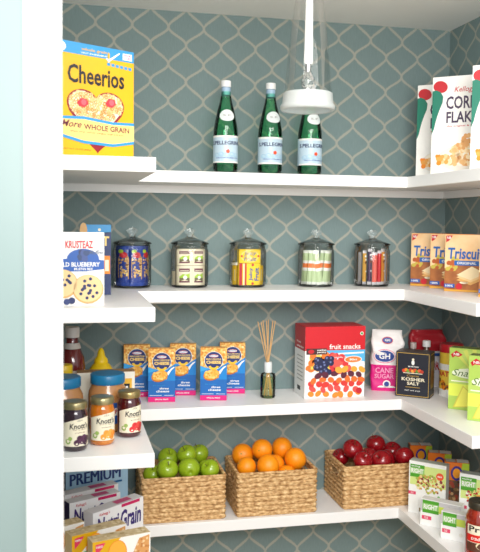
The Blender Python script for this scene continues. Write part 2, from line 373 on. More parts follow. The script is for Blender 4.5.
# ---- green mineral water bottles
gb = glass('green_bottle_glass', (.60, .95, .75), (.26, .74, .46), 1.3, .03)
water = glass('water_in_bottle', (.82, .98, .9), (.65, .88, .75), .15, .1)
def water_bottle(x, y, lab, tw):
    t = thing('water_bottle', (x, y, ZA), lab, 'bottle', 'three green glass mineral water bottles', rz=R(tw))
    prof = [(.0, .004), (.030, .003), (.0365, .006), (.0385, .014), (.0385, .125), (.0375, .140), (.033, .165), (.0265, .195), (.0195, .222), (.0155, .243), (.0140, .262), (.0140, .268)]
    MB().lathe(prof, gb, 48, cap1=False).build('glass_body', t)
    MB().lathe([(.0, .007), (.0345, .008), (.036, .016), (.036, .125), (.035, .140), (.0305, .165), (.024, .195), (.017, .222), (.013, .235), (0, .235)], water, 40).build('water', t)
    lb = MB(); lm = M('c6dcea', .35); lb.lathe([(.0389, .032), (.0389, .116)], lm, 48, cap0=False, cap1=False)
    a = Art(lb, *cyl_fn(.0391, .032, .116, -1.5, 1.5))
    a.rect(0, 1, .93, 1, I['white'], 1, 14); a.rect(0, 1, 0, .06, I['white'], 1, 14)
    a.text('S.PELLEGRINO', .04, .96, .66, .80, I['navy'], 3, .02)
    a.ell(.52, .42, .055, M('f0552e', .4), 3, n=5); a.ell(.52, .42, .05, M('f0552e', .4), 3.2, n=5, rot=.6)
    a.text('SPARKLING NATURAL MINERAL WATER', .2, .85, .16, .20, I['blue'], 3)
    for k in range(5): a.ell(.2+.14*k, .28+.03*(k % 2), .09, M('b2d2e6', .4), 1.5, rv=.09)
    lb.build('paper_label', t)
    nl = MB(); ml = M('e8efee', .35)      # oval shoulder label bent over the neck slope
    def nf(u, v, k):
        z = .160+v*.036; r = .0358-(z-.160)*.235+k*EPS+.0006; an = (u-.5)*1.55; return (r*sin(an), -r*cos(an), z)
    na = Art(nl, nf, .035/.042)
    for i in range(-4, 4):
        for j in range(6):
            x0, x1 = i/8*.96, (i+1)/8*.96; h0 = sqrt(max(0, .25-x0*x0)); h1 = sqrt(max(0, .25-x1*x1)); p0, p1 = -1+j/3, -1+(j+1)/3
            na.poly([(.5+x0, .5+h0*p0), (.5+x1, .5+h1*p0), (.5+x1, .5+h1*p1), (.5+x0, .5+h0*p1)], ml, 1)
    na.text('S.P', .25, .75, .42, .58, I['grey'], 3); nl.build('shoulder_label', t)
    MB().lathe([(.0146, .243), (.0150, .246), (.0142, .266), (.0146, .268)], M('a9c4dd', .4), 28, cap0=False, cap1=False).build('neck_band', t)
    cp = MB(); cp.lathe([(.0150, .268), (.0156, .270), (.0156, .284), (.0150, .287)], M('f5f5f5', .3), 28)
    cp.lathe([(.0145, .2665), (.0145, .2685)], M('222b33', .4), 28); cp.build('screw_cap', t)
    return t
water_bottle(.280, -.13, 'green glass water bottle, leftmost of the three, nearest the yellow cereal box', -4)
water_bottle(.424, -.13, 'green glass water bottle standing in the middle of the three', 6)
water_bottle(.556, -.13, 'green glass water bottle whose cap is hidden behind the hanging lamp', 9)

# ---- pendant lamp hanging in front of the shelves
LX, LY = .398, -.60
lamp = thing('pendant_lamp', (LX, LY, HC), 'clear glass cone pendant lamp with white stem and frosted rim hanging from the ceiling', 'lamp')
cg = glass('clear_cone_glass', (.995, 1, 1), (.93, .95, .95), .45)
def zz(z): return z-HC
lm = MB(); lm.lathe([(.028, zz(2.10)), (.036, zz(2.075)), (.050, zz(1.96)), (.060, zz(1.85)), (.0625, zz(1.842))], cg, 48, cap0=False, cap1=False); 
lm.build('glass_cone', lamp)
fro = bpy.data.materials.new('frosted_rim'); fro.use_nodes = True; fb = fro.node_tree.nodes['Principled BSDF']; fb.inputs['Base Color'].default_value = lin('d2d6d4'); fb.inputs['Roughness'].default_value = .3; fb.inputs['Alpha'].default_value = .6
fn_ = fro.node_tree.nodes.new('ShaderNodeTexNoise'); fn_.inputs['Scale'].default_value = 40
lm = MB(); lm.lathe([(.060, zz(1.842)), (.0635, zz(1.840)), (.0655, zz(1.815)), (.0705, zz(1.808)), (.0705, zz(1.800)), (.067, zz(1.796)), (.060, zz(1.797))], fro, 56, cap0=False, cap1=False)
lm.lathe([(.0, zz(1.8385)), (.0595, zz(1.8385)), (.0595, zz(1.8365)), (0, zz(1.8365))], fro, 56); lm.build('frosted_rim', lamp)
pm = M('f7f7f5', .3)
lm = MB(); lm.lathe([(.0050, zz(HC-.002)), (.0045, zz(2.12)), (.0095, zz(2.10)), (.0115, zz(1.925)), (.0105, zz(1.915))], pm, 24); lm.build('stem', lamp)
lm = MB(); lm.lathe([(.045, zz(HC)), (.045, zz(HC-.012)), (.012, zz(HC-.03))], pm, 32); lm.build('canopy', lamp)
lm = MB(); lm.lathe([(.008, zz(1.915)), (.008, zz(1.895))], M('c8c6c2', .25, 1), 20); lm.build('socket', lamp)
lm = MB(); lm.lathe([(.006, zz(1.896)), (.012, zz(1.885)), (.018, zz(1.872)), (.017, zz(1.858)), (.008, zz(1.852)), (0, zz(1.851))], glass('bulb_glass', (.9, .9, .88), (.45, .46, .45), 1.6), 28); lm.build('glass_bulb', lamp)
lm = MB(); lm.lathe([(.0, zz(1.839)), (.007, zz(1.839)), (.007, zz(1.850)), (0, zz(1.850))], pm, 20); lm.build('rim_hub', lamp)

# ------------------------------------------------------------------ second shelf
def art_muffin(a):
    a.rect(0, 1, .0, 1, M('f2f0ea', .4), 0.5)
    a.text('KRUSTEAZ', .38, .82, .785, .89, I['red'], 3, .03)
    a.ell(.66, .64, .26, I['blue'], 2, rv=.14); a.poly([(0, .50), (0, .60), (.2, .64), (.8, .645), (1, .62), (1, .50), (.7, .47), (.3, .47)], I['blue'], 3)
    a.text('WILD BLUEBERRY', .22, .93, .535, .595, I['white'], 4, .02); a.text('MUFFIN MIX', .52, .82, .485, .52, I['white'], 4)
    a.blobs(14, (.58, .74, .62, .74), .035, .055, [I['navy'], M('3a4f8a', .4), M('27406e', .4)], 4, 2)
    a.text('Muffins', .76, .98, .70, .76, M('4b5874', .4), 3, .015, .3)
    for cu, cv, r, s in ((.74, .225, .25, 4), (.33, .30, .25, 9)):
        a.ell(cu, cv, r, M('d9a865', .5), 4, rv=.20); a.ell(cu, cv+.01, r*.93, M('ecc891', .5), 5, rv=.185)
        g = random.Random(s)
        for i in range(16):
            t, q = g.uniform(0, 6.3), sqrt(g.random())*.85; a.ell(cu+r*.85*q*cos(t), cv+.01+.165*q*sin(t), .027, I['navy'], 6+.05*i, n=9)
    a.ell(.48, .07, .055, I['navy'], 7); a.ell(.40, .055, .05, M('2b3b70', .4), 7.2)
    a.text('NET WT 17 OZ', .7, .95, .02, .04, I['grey'], 7)
    a.rect(0, .12, .93, .98, M('f4d46a', .4), 2)
krx = -.119-.150*cos(R(3)); kry = -.612-.150*sin(R(3))
carton('muffin_mix_box', (krx, kry), 3, .150, .05, .178, ZB, M('f2f0ea', .4), 'white and blue blueberry muffin mix box with two muffins at the left end', 'food box',
       dict(right=M('e9e6de', .45)), dict(front=art_muffin))
def art_soft(a):
    a.rect(0, 1, .86, 1, I['sky'], 1); a.ell(.62, .93, .05, I['cream'], 2); a.ell(.10, .93, .12, I['tan'], 3, rv=.1)
    a.poly([(0, .80), (1, .90), (1, .86), (0, .86)], I['navy'], 1.5)
    a.text('SOFT', .10, .94, .70, .84, I['lgold'], 3, .03); a.rect(.55, .97, .30, .56, I['orange'], 2); a.rect(.80, .93, .34, .50, I['cream'], 3)
carton('cookie_box', (-.170, -.33), 0, .084, .05, .196, ZB, M('1f3164', .45), 'navy and light blue cookie box peeking out behind the blueberry muffin mix', 'food box', dict(top=I['sky']), dict(front=art_soft))

# glass jars
solid_glass = bpy.data.materials.new('solid_knob_glass'); solid_glass.use_nodes = True; sb = solid_glass.node_tree.nodes['Principled BSDF']
sb.inputs['Transmission Weight'].default_value = .9; sb.inputs['IOR'].default_value = 1.45; sb.inputs['Roughness'].default_value = .04; sb.inputs['Base Color'].default_value = (.9, .94, .93, 1)
jar_g = glass('jar_glass', (.99, .995, .99), (.66, .70, .68), .8)
lid_g = glass('lid_glass', (.98, .985, .98), (.80, .83, .82), 1.5)
base_g = glass('jar_base_glass', (.88, .9, .89), (.45, .5, .48), 1.0)
JG = 'five lidded clear glass storage jars in a row'
def glass_jar(x, y, lab, first=None):
    if first: return copy_thing(first, (x, y, ZB), lab)
    t = thing('storage_jar', (x, y, ZB), lab, 'jar', JG)
    mb = MB(); mb.lathe([(.050, .0008), (.056, .003), (.0595, .010), (.0600, .020), (.0600, .112), (.0585, .121), (.0555, .127), (.0550, .134), (.0570, .137)], jar_g, 56, cap0=False, cap1=False)
    mb.lathe([(.0, .001), (.050, .001), (.057, .004), (.057, .0065), (0, .0065)], base_g, 48); mb.build('glass_body', t)
    MB().lathe([(.0562, .126), (.0574, .128), (.0574, .131), (.0562, .133)], lid_g, 48, cap0=False, cap1=False).build('neck_ring', t)
    lid = MB().lathe([(.048, .1372), (.0605, .1374), (.0615, .140), (.060, .1425), (.045, .148), (.022, .156), (.012, .160)], lid_g, 56, cap0=False, cap1=False).build('glass_lid', t)
    MB().lathe([(.0, .160), (.010, .1605), (.009, .165), (.0145, .170), (.0180, .178), (.0150, .185), (.007, .189), (0, .1895)], solid_glass, 32).build('knob', lid)
    return t
JX = [(-.005, -.075), (.178, -.075), (.369, -.075), (.602, -.075), (.800, -.075)]
j0 = glass_jar(*JX[0], 'lidded glass jar filled with blue granola bar packets, nearest the muffin mix')
glass_jar(*JX[1], 'lidded glass jar filled with stacked cream tea packets', j0)
glass_jar(*JX[2], 'lidded glass jar holding yellow chewing gum packs', j0)
glass_jar(*JX[3], 'lidded glass jar filled with pale green and orange stick packets', j0)
glass_jar(*JX[4], 'lidded glass jar filled with red, gold and silver snack bars, nearest the cracker boxes', j0)
JB = ZB+.0068

def packet_mesh(w, h, d, mat, crimp, art=None, nu=8, nv=12):
    """pillow packet standing on its end, with flat crimped ends"""
    mb = MB()
    for sgn in (-1, 1):
        vs = []
        for j in range(nv+1):
            for i in range(nu+1):
                u, v = i/nu, j/nv; e = min(1, min(v, 1-v)/.13)**.6*(4*u*(1-u))**.5 if .04 < v < .96 else 0
                vs.append((-w/2+u*w, sgn*d/2*e*.95+sgn*.0003, v*h))
        fs = []
        for j in range(nv):
            for i in range(nu):
                q = (j*(nu+1)+i, j*(nu+1)+i+1, (j+1)*(nu+1)+i+1, (j+1)*(nu+1)+i); fs.append(q if sgn < 0 else q[::-1])
        for f in fs:
            vv = sum(vs[k][2] for k in f)/4/h
            mb.add([vs[k] for k in f], [(0, 1, 2, 3)], crimp if (vv < .05 or vv > .95) else mat, True)
    if art:
        def fn(u, v, k):
            e = min(1, max(.001, min(v, 1-v))/.13)**.6*(4*u*(1-u))**.5
            return (-w/2+u*w, -d/2*e*.95-.0006-k*EPS, v*h)
        art(Art(mb, fn, w/h))
    return mb
def place(mb, name, x, y, z, rz, lab, cat, grp, tilt=0, lean=0):
    o = mb.build(name, loc=(x, y, z)); o.rotation_euler = (R(lean), R(tilt), R(rz)); return tag(o, lab, cat, grp)

# jar 1: blue granola bar packets
oat = ramp_mat('oat_print', [(.35, 'a8713a'), (.6, 'e3b878')], 220, .5)
def art_bar(a):
    a.poly([(.10, .20), (.90, .17), (.92, .70), (.7, .84), (.3, .84), (.08, .68)], oat, 2)
    a.ell(.5, .78, .30, I['red'], 3, rv=.075); a.ell(.3, .87, .2, I['lime'], 2.5, rv=.05); a.blobs(34, (.15, .85, .22, .7), .06, .1, [I['tan'], I['lgold'], I['brown']], 3, 4)
gbm = M('263f96', .3)
GB = 'blue granola bar packets in a glass jar'
bars = [(-.028, -.024, -14, 'left front'), (.010, -.034, 8, 'middle front'), (.037, -.016, 38, 'right front'), (-.030, .006, 5, 'left back'), (.006, -.002, -6, 'middle back'), (.026, .022, 10, 'right rear')]
lb1 = ['blue granola bar packet at the left front of the leftmost jar', 'blue granola bar packet at the centre front of the leftmost jar', 'narrow blue granola bar packet turned edge-on at the right of the leftmost jar',
       'blue granola bar packet behind the left front one in the leftmost jar', 'blue granola bar packet behind the centre one in the leftmost jar', 'blue granola bar packet farthest back in the leftmost jar']
for (dx, dy, rz, _), lab in zip(bars, lb1):
    w = .041 if rz < 30 else .032
    place(packet_mesh(w, .124, .013, gbm, M('3350a8', .3), art_bar), 'granola_bar', JX[0][0]+dx, JX[0][1]+dy, JB, rz, lab, 'snack bar', GB)
# jar 2: cream tea packets
def art_tea(a):
    a.rect(.16, .84, .70, .86, I['maroon'], 2); a.rect(.22, .78, .745, .775, I['cream'], 3)
    a.poly([(.18, .45), (.4, .58), (.6, .54), (.84, .62), (.84, .38), (.18, .38)], I['lime'], 2); a.poly([(.18, .18), (.5, .3), (.84, .2), (.84, .38), (.18, .38)], M('6f6a3a', .5), 2.5)
    a.ell(.55, .40, .13, I['white'], 3); a.rect(.16, .84, .14, .22, I['maroon'], 3)
TP = 'cream tea packets stacked in a glass jar'; TM = M('efe3c6', .5)
tea = [(-.047, -.022, .0, .050, .062, 'lower left', 'upright cream tea packet at the lower front of the second jar'), (-.047, -.022, .0632, .050, .052, '', 'upright cream tea packet on top at the front of the second jar'),
       (.0035, -.022, .0, .040, .062, '', 'narrow cream tea packet at the lower right of the second jar'), (.0035, -.022, .0632, .040, .052, '', 'narrow cream tea packet at the upper right of the second jar')]
for dx, dy, dz, w, h, _, lab in tea:
    carton('tea_packet', (JX[1][0]+dx+.002, JX[1][1]+dy), 0, w, .034, h, JB+dz, TM, lab, 'packet', arts=dict(front=art_tea), group=TP, flap=False)
carton('tea_packet', (JX[1][0]-.0560, JX[1][1]-.0065), 0, .0095, .02, .044, JB, TM, 'small plain cream packet wedged at the far left of the second jar', 'packet', group=TP, flap=False)
# jar 3: gum
GY = M('f9d21c', .4)
def art_gum_v(a):
    a.rect(.02, .16, 0, 1, I['red'], 1); a.rect(.2, .26, 0, 1, I['cream'], 1); a.rect(.28, .36, 0, 1, I['red'], 1)
    a.text('Juicy', .46, .66, .2, .8, I['blue'], 3, .03, rot=90); a.text('Fruit', .72, .92, .2, .8, I['blue'], 3, .03, rot=90); a.ell(.64, .93, .06, I['red'], 2); a.ell(.64, .07, .06, I['red'], 2)
def art_gum_h(a):
    a.text('Juicy', .22, .80, .50, .86, I['blue'], 3, .012, .2); a.text('Fruit', .22, .80, .14, .46, I['blue'], 3, .012, .2); a.ell(.12, .5, .05, I['red'], 2); a.ell(.90, .5, .05, I['red'], 2)
    a.ring(.5, .5, .40, I['white'], 1.5, th=.03, rv=.44)
GG = 'yellow chewing gum packs in a glass jar'
carton('gum_pack', (JX[2][0]-.036, JX[2][1]-.030), 0, .072, .03, .070, JB, GY, 'large yellow gum pack standing at the centre front of the middle jar', 'gum pack', arts=dict(front=art_gum_v), group=GG, flap=False)
carton('gum_pack', (JX[2][0]-.035, JX[2][1]-.029), 1, .071, .028, .044, JB+.0712, GY, 'yellow gum pack lying sideways on top of the larger one in the middle jar', 'gum pack', arts=dict(front=art_gum_h), group=GG, flap=False)
def stick_art(a): a.rect(.3, .7, .2, .8, M('fbe9a0', .4), 1)
carton('gum_pack', (JX[2][0]-.0505, JX[2][1]-.008), 0, .0115, .02, .062, JB, GY, 'slim yellow gum stick pack at the left side of the middle jar', 'gum pack', arts=dict(front=stick_art), group=GG, flap=False)
carton('gum_pack', (JX[2][0]-.0530, JX[2][1]-.008), 0, .018, .018, .0085, JB+.0632, I['white'], 'small white slip resting on the slim left gum pack in the middle jar', 'gum pack', group=GG, flap=False)
carton('gum_pack', (JX[2][0]+.0385, JX[2][1]-.008), 0, .0115, .02, .062, JB, GY, 'slim yellow gum stick pack at the right side of the middle jar', 'gum pack', arts=dict(front=stick_art), group=GG, flap=False)
# jar 4: stick packets
def art_stick(a):
    a.rect(0.02, .98, .49, .62, M('ee7c3a', .4), 1, 4); a.rect(.02, .98, .40, .49, I['white'], 1, 4); a.rect(.02, .98, .62, .70, I['white'], 1, 4)
sg = M('bfd2a2', .4); SG = 'pale green stick packets in a glass jar'
spk = [(-.044, -.014, 0, 3), (-.030, -.028, -3, 4), (-.014, -.035, 5, 0), (.003, -.040, 0, -9), (.021, -.033, 4, 5), (.035, -.020, 16, 2), (-.026, -.006, 4, -2), (-.006, -.012, 0, -2), (.016, -.008, -4, 4)]
spl = ['far left', 'second from left', 'third from left', 'centre front, leaning left', 'right of centre, leaning right', 'far right', 'left of the rear row', 'centre of the rear row', 'right of the rear row']
for k, ((dx, dy, rz, tl), pos) in enumerate(zip(spk, spl)):
    place(packet_mesh(.0205, .112, .009, sg, M('e9ece2', .4), art_stick, nu=4), 'stick_packet', JX[3][0]+dx, JX[3][1]+dy, JB+.0014, rz, 'pale green stick packet with orange band in the fourth jar, ' + pos, 'packet', SG, tilt=tl)
# jar 5: snack bars
SB = 'mixed snack bars standing in a glass jar'
cols = [('c9c6c8', .25, 'silver'), ('d9a54a', .4, 'golden'), ('4a3550', .3, 'dark plum'), ('e0685a', .3, 'salmon pink'), ('c4232c', .3, 'bright red'), ('d08e3c', .4, 'tan'), ('d6d4d8', .2, 'shiny silver'), ('d9a03a', .45, 'mustard gold')]
sbs = [(-.046, -.006, 20), (-.035, -.022, 8), (-.021, -.033, 0), (-.006, -.040, 0), (.011, -.038, -4), (.026, -.031, 8), (.038, -.019, 25), (.047, -.003, 40)]
def art_dots(a): a.blobs(5, (.2, .8, .15, .85), .2, .3, [I['gold'], I['white'], I['brown']], 2, 6)
for k, ((hx, ro, nm), (dx, dy, rz)) in enumerate(zip(cols, sbs)):
    wd = .013 if k not in (3, 7) else .0155
    place(packet_mesh(wd*1.08, .108+.006*(k % 3), .012, M(hx, ro), M('cfcdd0', .3), art_dots if k in (1, 5, 2) else None, nu=4), 'snack_bar', JX[4][0]+dx, JX[4][1]+dy, JB, rz,
          nm + ' wrapped snack bar standing in the rightmost jar', 'snack bar', SB)
place(packet_mesh(.03, .100, .010, M('b9b4b6', .25), M('cfcdd0', .3), None), 'snack_bar', JX[4][0]+.008, JX[4][1]-.012, JB, 0, 'wide grey wrapped snack bar behind the others in the rightmost jar', 'snack bar', SB)

# cracker boxes on the right
peach = ramp_mat('peach_print', [(.3, 'f0b878'), (.7, 'f8d7a6')], 14, .42)
wood_print = ramp_mat('tabletop_print', [(.3, '8a4a22'), (.7, 'b9743a')], 30, .45)
def art_tri(a):
    a.rect(.0, 1, 0, 1, peach, .5); a.poly([(0, .40), (.3, .50), (1, .46), (1, 0), (0, 0)], wood_print, 1)
    a.blobs(14, (.05, .3, .35, .58), .04, .07, [M('d9822e', .5), M('c9b54a', .5), M('b85a24', .5)], 1.5, 6)
    a.text('Triscuit', .07, .87, .57, .77, M('2160ae', .4), 4, .028, .08)
    a.rect(.22, .78, .46, .545, M('2a62b0', .4), 3); a.text('ORIGINAL', .28, .72, .48, .525, I['white'], 4, .02)
    for i, (q, cc) in enumerate(((0, 'e2ac62'), (.05, 'f0c98c'), (.09, 'f3dcae'))):
        a.poly([(.28, .20+q), (.60, .12+q), (.93, .24+q), (.62, .36+q)], M(cc, .5), 3+i)
    a.ell(.45, .16, .10, I['cream'], 3, rv=.02)
    a.poly([(.02, .98), (.17, .985), (.10, .90), (.02, .86)], I['red'], 3); a.text('NB', .04, .13, .92, .965, I['white'], 4, .02)
    a.rect(0, .24, .065, .13, M('2456a8', .4), 4); a.text('100%', .03, .2, .08, .115, I['white'], 5, .02); a.ell(.34, .09, .075, I['red'], 4)
    a.rect(0, 1, 0, .035, I['gold'], 4)
TG = 'peach and gold woven wheat cracker boxes in a stepped row'
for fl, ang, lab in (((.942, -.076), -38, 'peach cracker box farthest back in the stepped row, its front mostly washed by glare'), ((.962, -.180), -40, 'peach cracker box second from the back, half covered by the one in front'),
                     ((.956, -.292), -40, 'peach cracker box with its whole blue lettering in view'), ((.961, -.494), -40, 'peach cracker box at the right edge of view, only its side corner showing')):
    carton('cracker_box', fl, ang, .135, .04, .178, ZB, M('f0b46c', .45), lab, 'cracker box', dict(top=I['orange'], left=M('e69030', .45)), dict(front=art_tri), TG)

# ------------------------------------------------------------------ third shelf
mac_top = ramp_mat('macaroni_print', [(.42, 'd9862a'), (.58, 'f4c66a')], 120, .45)
def art_mac(a):
    a.rect(0, 1, .62, 1, mac_top, 1); a.blobs(60, (.04, .96, .66, .97), .03, .05, [M('f6cf7c', .5), M('e2942e', .5), M('fbe0a6', .5)], 1.4, 3)
    a.poly([(0, .0), (1, .0), (1, .72), (.7, .62), (.3, .60), (0, .66)], M('1084d0', .4), 2)
    a.poly([(0, .55), (.35, .60), (0, .66)], M('37a4e4', .4), 3)
    a.rect(0, 1, 0, .40, M('1166b4', .4), 2.6)
    a.ell(.5, .76, .35, M('eef3f6', .4), 5); a.ell(.5, .76, .335, M('1f2f6e', .4), 6)
    a.ell(.5, .85, .18, I['red'], 7, rv=.03); a.ell(.5, .85, .17, I['white'], 7.2, rv=.022); a.text('KRAFT', .36, .64, .84, .862, I['blue'], 8, .03)
    a.text('MACARONI', .22, .78, .775, .805, I['lgold'], 8, .03); a.text('CHEESE', .22, .78, .70, .76, I['lgold'], 8, .05)
    a.ring(.5, .675, .20, M('f6c832', .4), 8, th=.45, rv=.09, a0=pi*1.08, a1=pi*1.92)
    a.ell(.42, .485, .31, M('c9701c', .5), 7, rv=.105, rot=.25); a.ell(.43, .50, .29, M('f0a838', .5), 8, rv=.09, rot=.25)
    a.blobs(40, (.18, .68, .43, .57), .03, .05, [M('fcd27a', .5), M('e89a2a', .5), M('f7b94e', .5)], 8.5, 7)
    a.poly([(.68, .55), (.86, .64), (.96, .665), (.97, .65), (.86, .60), (.74, .50)], I['white'], 8.4)
    a.text('the cheesiest', .18, .62, .30, .322, I['sky'], 5, .01); a.text('three', .42, .76, .235, .275, I['white'], 5, .02, .1); a.text('cheese', .30, .78, .18, .225, I['white'], 5, .02, .1)
    a.rect(.05, .5, .12, .127, I['white'], 5); a.rect(.6, .95, .12, .127, I['white'], 5)
    a.rect(0, 1, 0, .095, I['pink'], 5); a.text('SPECIAL PRICE', .25, .75, .035, .06, I['white'], 6, .02)
MG = 'blue macaroni and cheese boxes on the third shelf'
for fl, ang, lab in (((-.028, -.040), -4, 'blue macaroni box farthest left in the back row'), ((.042, -.122), -7, 'blue macaroni box standing in the front row on the left'), ((.122, -.038), -9, 'blue macaroni box in the middle of the back row'),
                     ((.207, -.125), -11, 'blue macaroni box standing in the front row on the right'), ((.287, -.038), -9, 'blue macaroni box farthest right, nearest the reed diffuser')):
    carton('macaroni_box', fl, ang, .0845, .032, .168, ZC, M('1a6fc0', .4), lab, 'food box', dict(top=mac_top, left=M('155ca8', .4)), dict(front=art_mac), MG)

# reed diffuser
rd = thing('reed_diffuser', (.431, -.120, ZC), 'small glass reed diffuser with pale green oil and thin wooden reeds', 'diffuser')
MB().lathe([(.020, .0005), (.0235, .002), (.0245, .006), (.0245, .072), (.022, .079), (.011, .083), (.0105, .092)], glass('diffuser_glass', (.97, .99, .95), (.8, .86, .76), 1.0), 36, cap1=False).build('glass_bottle', rd)
MB().lathe([(0, .003), (.022, .003), (.0225, .008), (.0225, .066), (0, .066)], glass('diffuser_oil', (.88, .92, .74), (.7, .76, .52), .2), 32).build('oil', rd)
MB().lathe([(.0125, .083), (.0130, .085), (.0130, .113), (.0120, .117)], M('dfe4e3', .25), 28, cap0=False, cap1=False).build('collar', rd)
reedm = M('d9ac74', .7)
for tx, ty, bx in ((-.034, .01, .012), (-.028, -.012, .016), (-.016, .012, .006), (-.010, -.008, .010), (.002, .012, -.004), (.012, -.006, -.010), (.024, .008, -.014)):
    MB().tube((bx, -ty*.4, .006), (tx*.12+bx*.2, ty*.2, .105), .0016, .0016, reedm, 7).tube((tx*.12+bx*.2, ty*.2, .105), (tx, ty, .254-abs(tx)*.2), .0016, .0016, reedm, 7).build('reed', rd)

# fruit snacks carton
fr_cols = [M(x, .4) for x in ('f08a2c', 'd93a34', '5d2238', 'f6a93c', 'e0504a', 'e8702c')]
def art_fruit(a):
    a.rect(0, 1, 0, 1, I['white'], .5); a.rect(0, 1, .67, 1, M('d01c28', .4), 1)
    a.poly([(.30, .67), (1, .67), (1, .50), (.85, .53), (.6, .545), (.3, .60)], M('58b4e4', .4), 1.5)
    a.poly([(.36, .60), (.98, .62), (.98, .64), (.36, .625)], I['white'], 2); a.text('naturally flavored', .4, .88, .555, .58, I['white'], 3)
    a.rect(.02, .36, .615, .70, M('4a2a2a', .4), 3); a.text('market', .2, .35, .665, .69, I['white'], 4, .02); a.text('pantry', .2, .35, .63, .655, I['white'], 4, .02); a.ell(.1, .657, .05, I['red'], 4, rv=.03)
    a.text('fruit snacks', .40, .92, .685, .755, I['white'], 4, .015); a.ell(.94, .90, .028, I['white'], 4); a.ell(.94, .90, .02, I['green'], 5)
    a.ell(.80, .535, .15, I['white'], 4, rv=.05); a.ell(.80, .535, .135, M('f0803a', .4), 5, rv=.042); a.text('80ct', .74, .87, .52, .55, I['white'], 6, .02)
    a.blobs(40, (.05, .45, .42, .60), .045, .07, [M('f4b83c', .4), M('ee7a2e', .4), M('f7cf58', .4), M('7aa838', .4)], 2, 5)
    a.blobs(26, (.45, .72, .36, .60), .05, .07, [M('d8323a', .4), M('ea5a50', .4)], 2.4, 8)
    g = random.Random(12)
    for i in range(26):
        u, v = g.uniform(.18, .44), g.uniform(.36, .56); a.ell(u, v, .048, M('24284e', .3), 3+.1*i, n=14); a.ell(u-.012, v+.012, .018, M('6f7aa8', .3), 3.05+.1*i, n=8)
    n = 0
    for j in range(6):
        for i in range(7):
            u = .09+.135*i+(.06 if j % 2 else 0)+g.uniform(-.035, .035); v = .055+.068*j+g.uniform(-.02, .02)
            if u > .97 or (v > .33 and u < .45) or (u < .12 and v > .28): continue
            cc = fr_cols[(i*5+j*3+n) % 6]; n += 1
            a.ell(u, v, g.uniform(.052, .068), cc, 6+.02*n, rv=g.uniform(.036, .046), rot=g.uniform(-1.2, 1.2), n=12)
    a.ell(.91, .09, .05, M('c01f2c', .4), 8)
def left_fruit(a):
    a.rect(0, 1, .66, 1, M('b51722', .4), 1); a.rect(0, 1, 0, .66, M('f0efec', .4), 1)
    for k in range(7): a.rect(.25, .8, .56-.055*k, .575-.055*k, I['grey'], 2)
    a.text('fruit', .2, .6, .75, .78, I['white'], 2, .02); a.text('snacks', .2, .85, .69, .72, I['white'], 2, .02); a.rect(.3, .6, .08, .14, I['black'], 2)
carton('fruit_snack_box', (.542, -.163), 0, .205, .112, .233, ZC, M('d01c28', .4), 'large red and white fruit snacks carton covered in gummy fruit pictures', 'food box', dict(top=M('b8161f', .4)), dict(front=art_fruit, left=left_fruit))

# bags: a soft brick shape with rounded edges and a folded top
def bag(name, loc, rz, w, d, h, lower, upper, split, label, cat, art=None, seed=1, topw=.8, crumple=.0022):
    mb = MB(); nu, nv = 40, 30; g = random.Random(seed); ph = [g.uniform(0, 6) for _ in range(6)]
    def pt(i, v):
        a = 2*pi*i/nu; ca, sa = cos(a), sin(a); e = .28
        x = abs(ca)**e*(1 if ca > 0 else -1)*w/2; y = abs(sa)**e*(1 if sa > 0 else -1)*d/2
        k = 1-.05*(1-min(1, v/.08))
        tt = max(0, (v-.78)/.22); y *= k*(1-tt*topw); x *= k*(1-.10*tt)
        c = crumple*(sin(9*v+ph[0]+3*a)+.7*sin(21*v+ph[1]-2*a)+.6*sin(33*v+5*a+ph[2]))*(.3+v)
        return (x+c*ca, y+c*sa, v*h)
    rows = []
    for j in range(nv+1): rows.append([pt(i, j/nv) for i in range(nu)])
    for j in range(nv):
        mt = lower if (j+.5)/nv < split else upper
        vs = rows[j]+rows[j+1]; mb.add(vs, [(k, (k+1) % nu, nu+(k+1) % nu, nu+k) for k in range(nu)], mt, True)
    mb.add(rows[0], [tuple(range(nu))[::-1]], lower); mb.add(rows[-1], [tuple(range(nu))], upper)
    if art: art(Art(mb, lambda u, v, k: (-w/2+u*w, -d/2*(1-max(0, (v-.78)/.22)*topw)-.0022-k*EPS*1.5, v*h), w/h))
    return tag(mb.build(name, loc=loc, rz=R(rz)), label, cat)
def art_sugar(a):
    a.ell(.5, .84, .17, I['red'], 1.5, rv=.055); a.ell(.5, .84, .15, M('23408e', .4), 2, rv=.045); a.text('GH', .42, .58, .825, .86, I['white'], 3, .02)
    a.ell(.42, .58, .34, I['pink'], 2, rv=.115); a.ell(.42, .58, .325, I['white'], 2.2, rv=.105); a.ell(.42, .58, .30, M('23408e', .4), 2.5, rv=.095); a.text('GH', .25, .59, .535, .625, I['white'], 4, .02)
    a.text('CANE', .14, .70, .30, .39, M('f4a8cc', .4), 3, .01); a.text('SUGAR', .12, .72, .21, .285, M('f4a8cc', .4), 3, .01)
    a.ell(.5, .12, .12, I['white'], 2); a.ell(.5, .12, .08, M('23408e', .4), 3); a.poly([(.2, .06), (.8, .06), (.72, .09), (.28, .09)], I['white'], 2)
bag('sugar_bag', (.866, -.066, ZC), -20, .108, .060, .207, M('d9187e', .45), M('e7e3e0', .45), .45, 'pink and white paper sugar bag with a crumpled top', 'bag', art_sugar, 3)
def art_red(a):
    a.rect(.15, .85, .55, .60, I['blue'], 2); a.text('FLOUR', .2, .8, .3, .45, I['red'], 2, .02)
bag('flour_bag', (1.030, -.034, ZC), -4, .128, .046, .200, M('ece9ee', .4), M('b81f2c', .35), .62, 'red-topped white bag of flour leaning by the back corner', 'bag', art_red, 9, topw=.7)

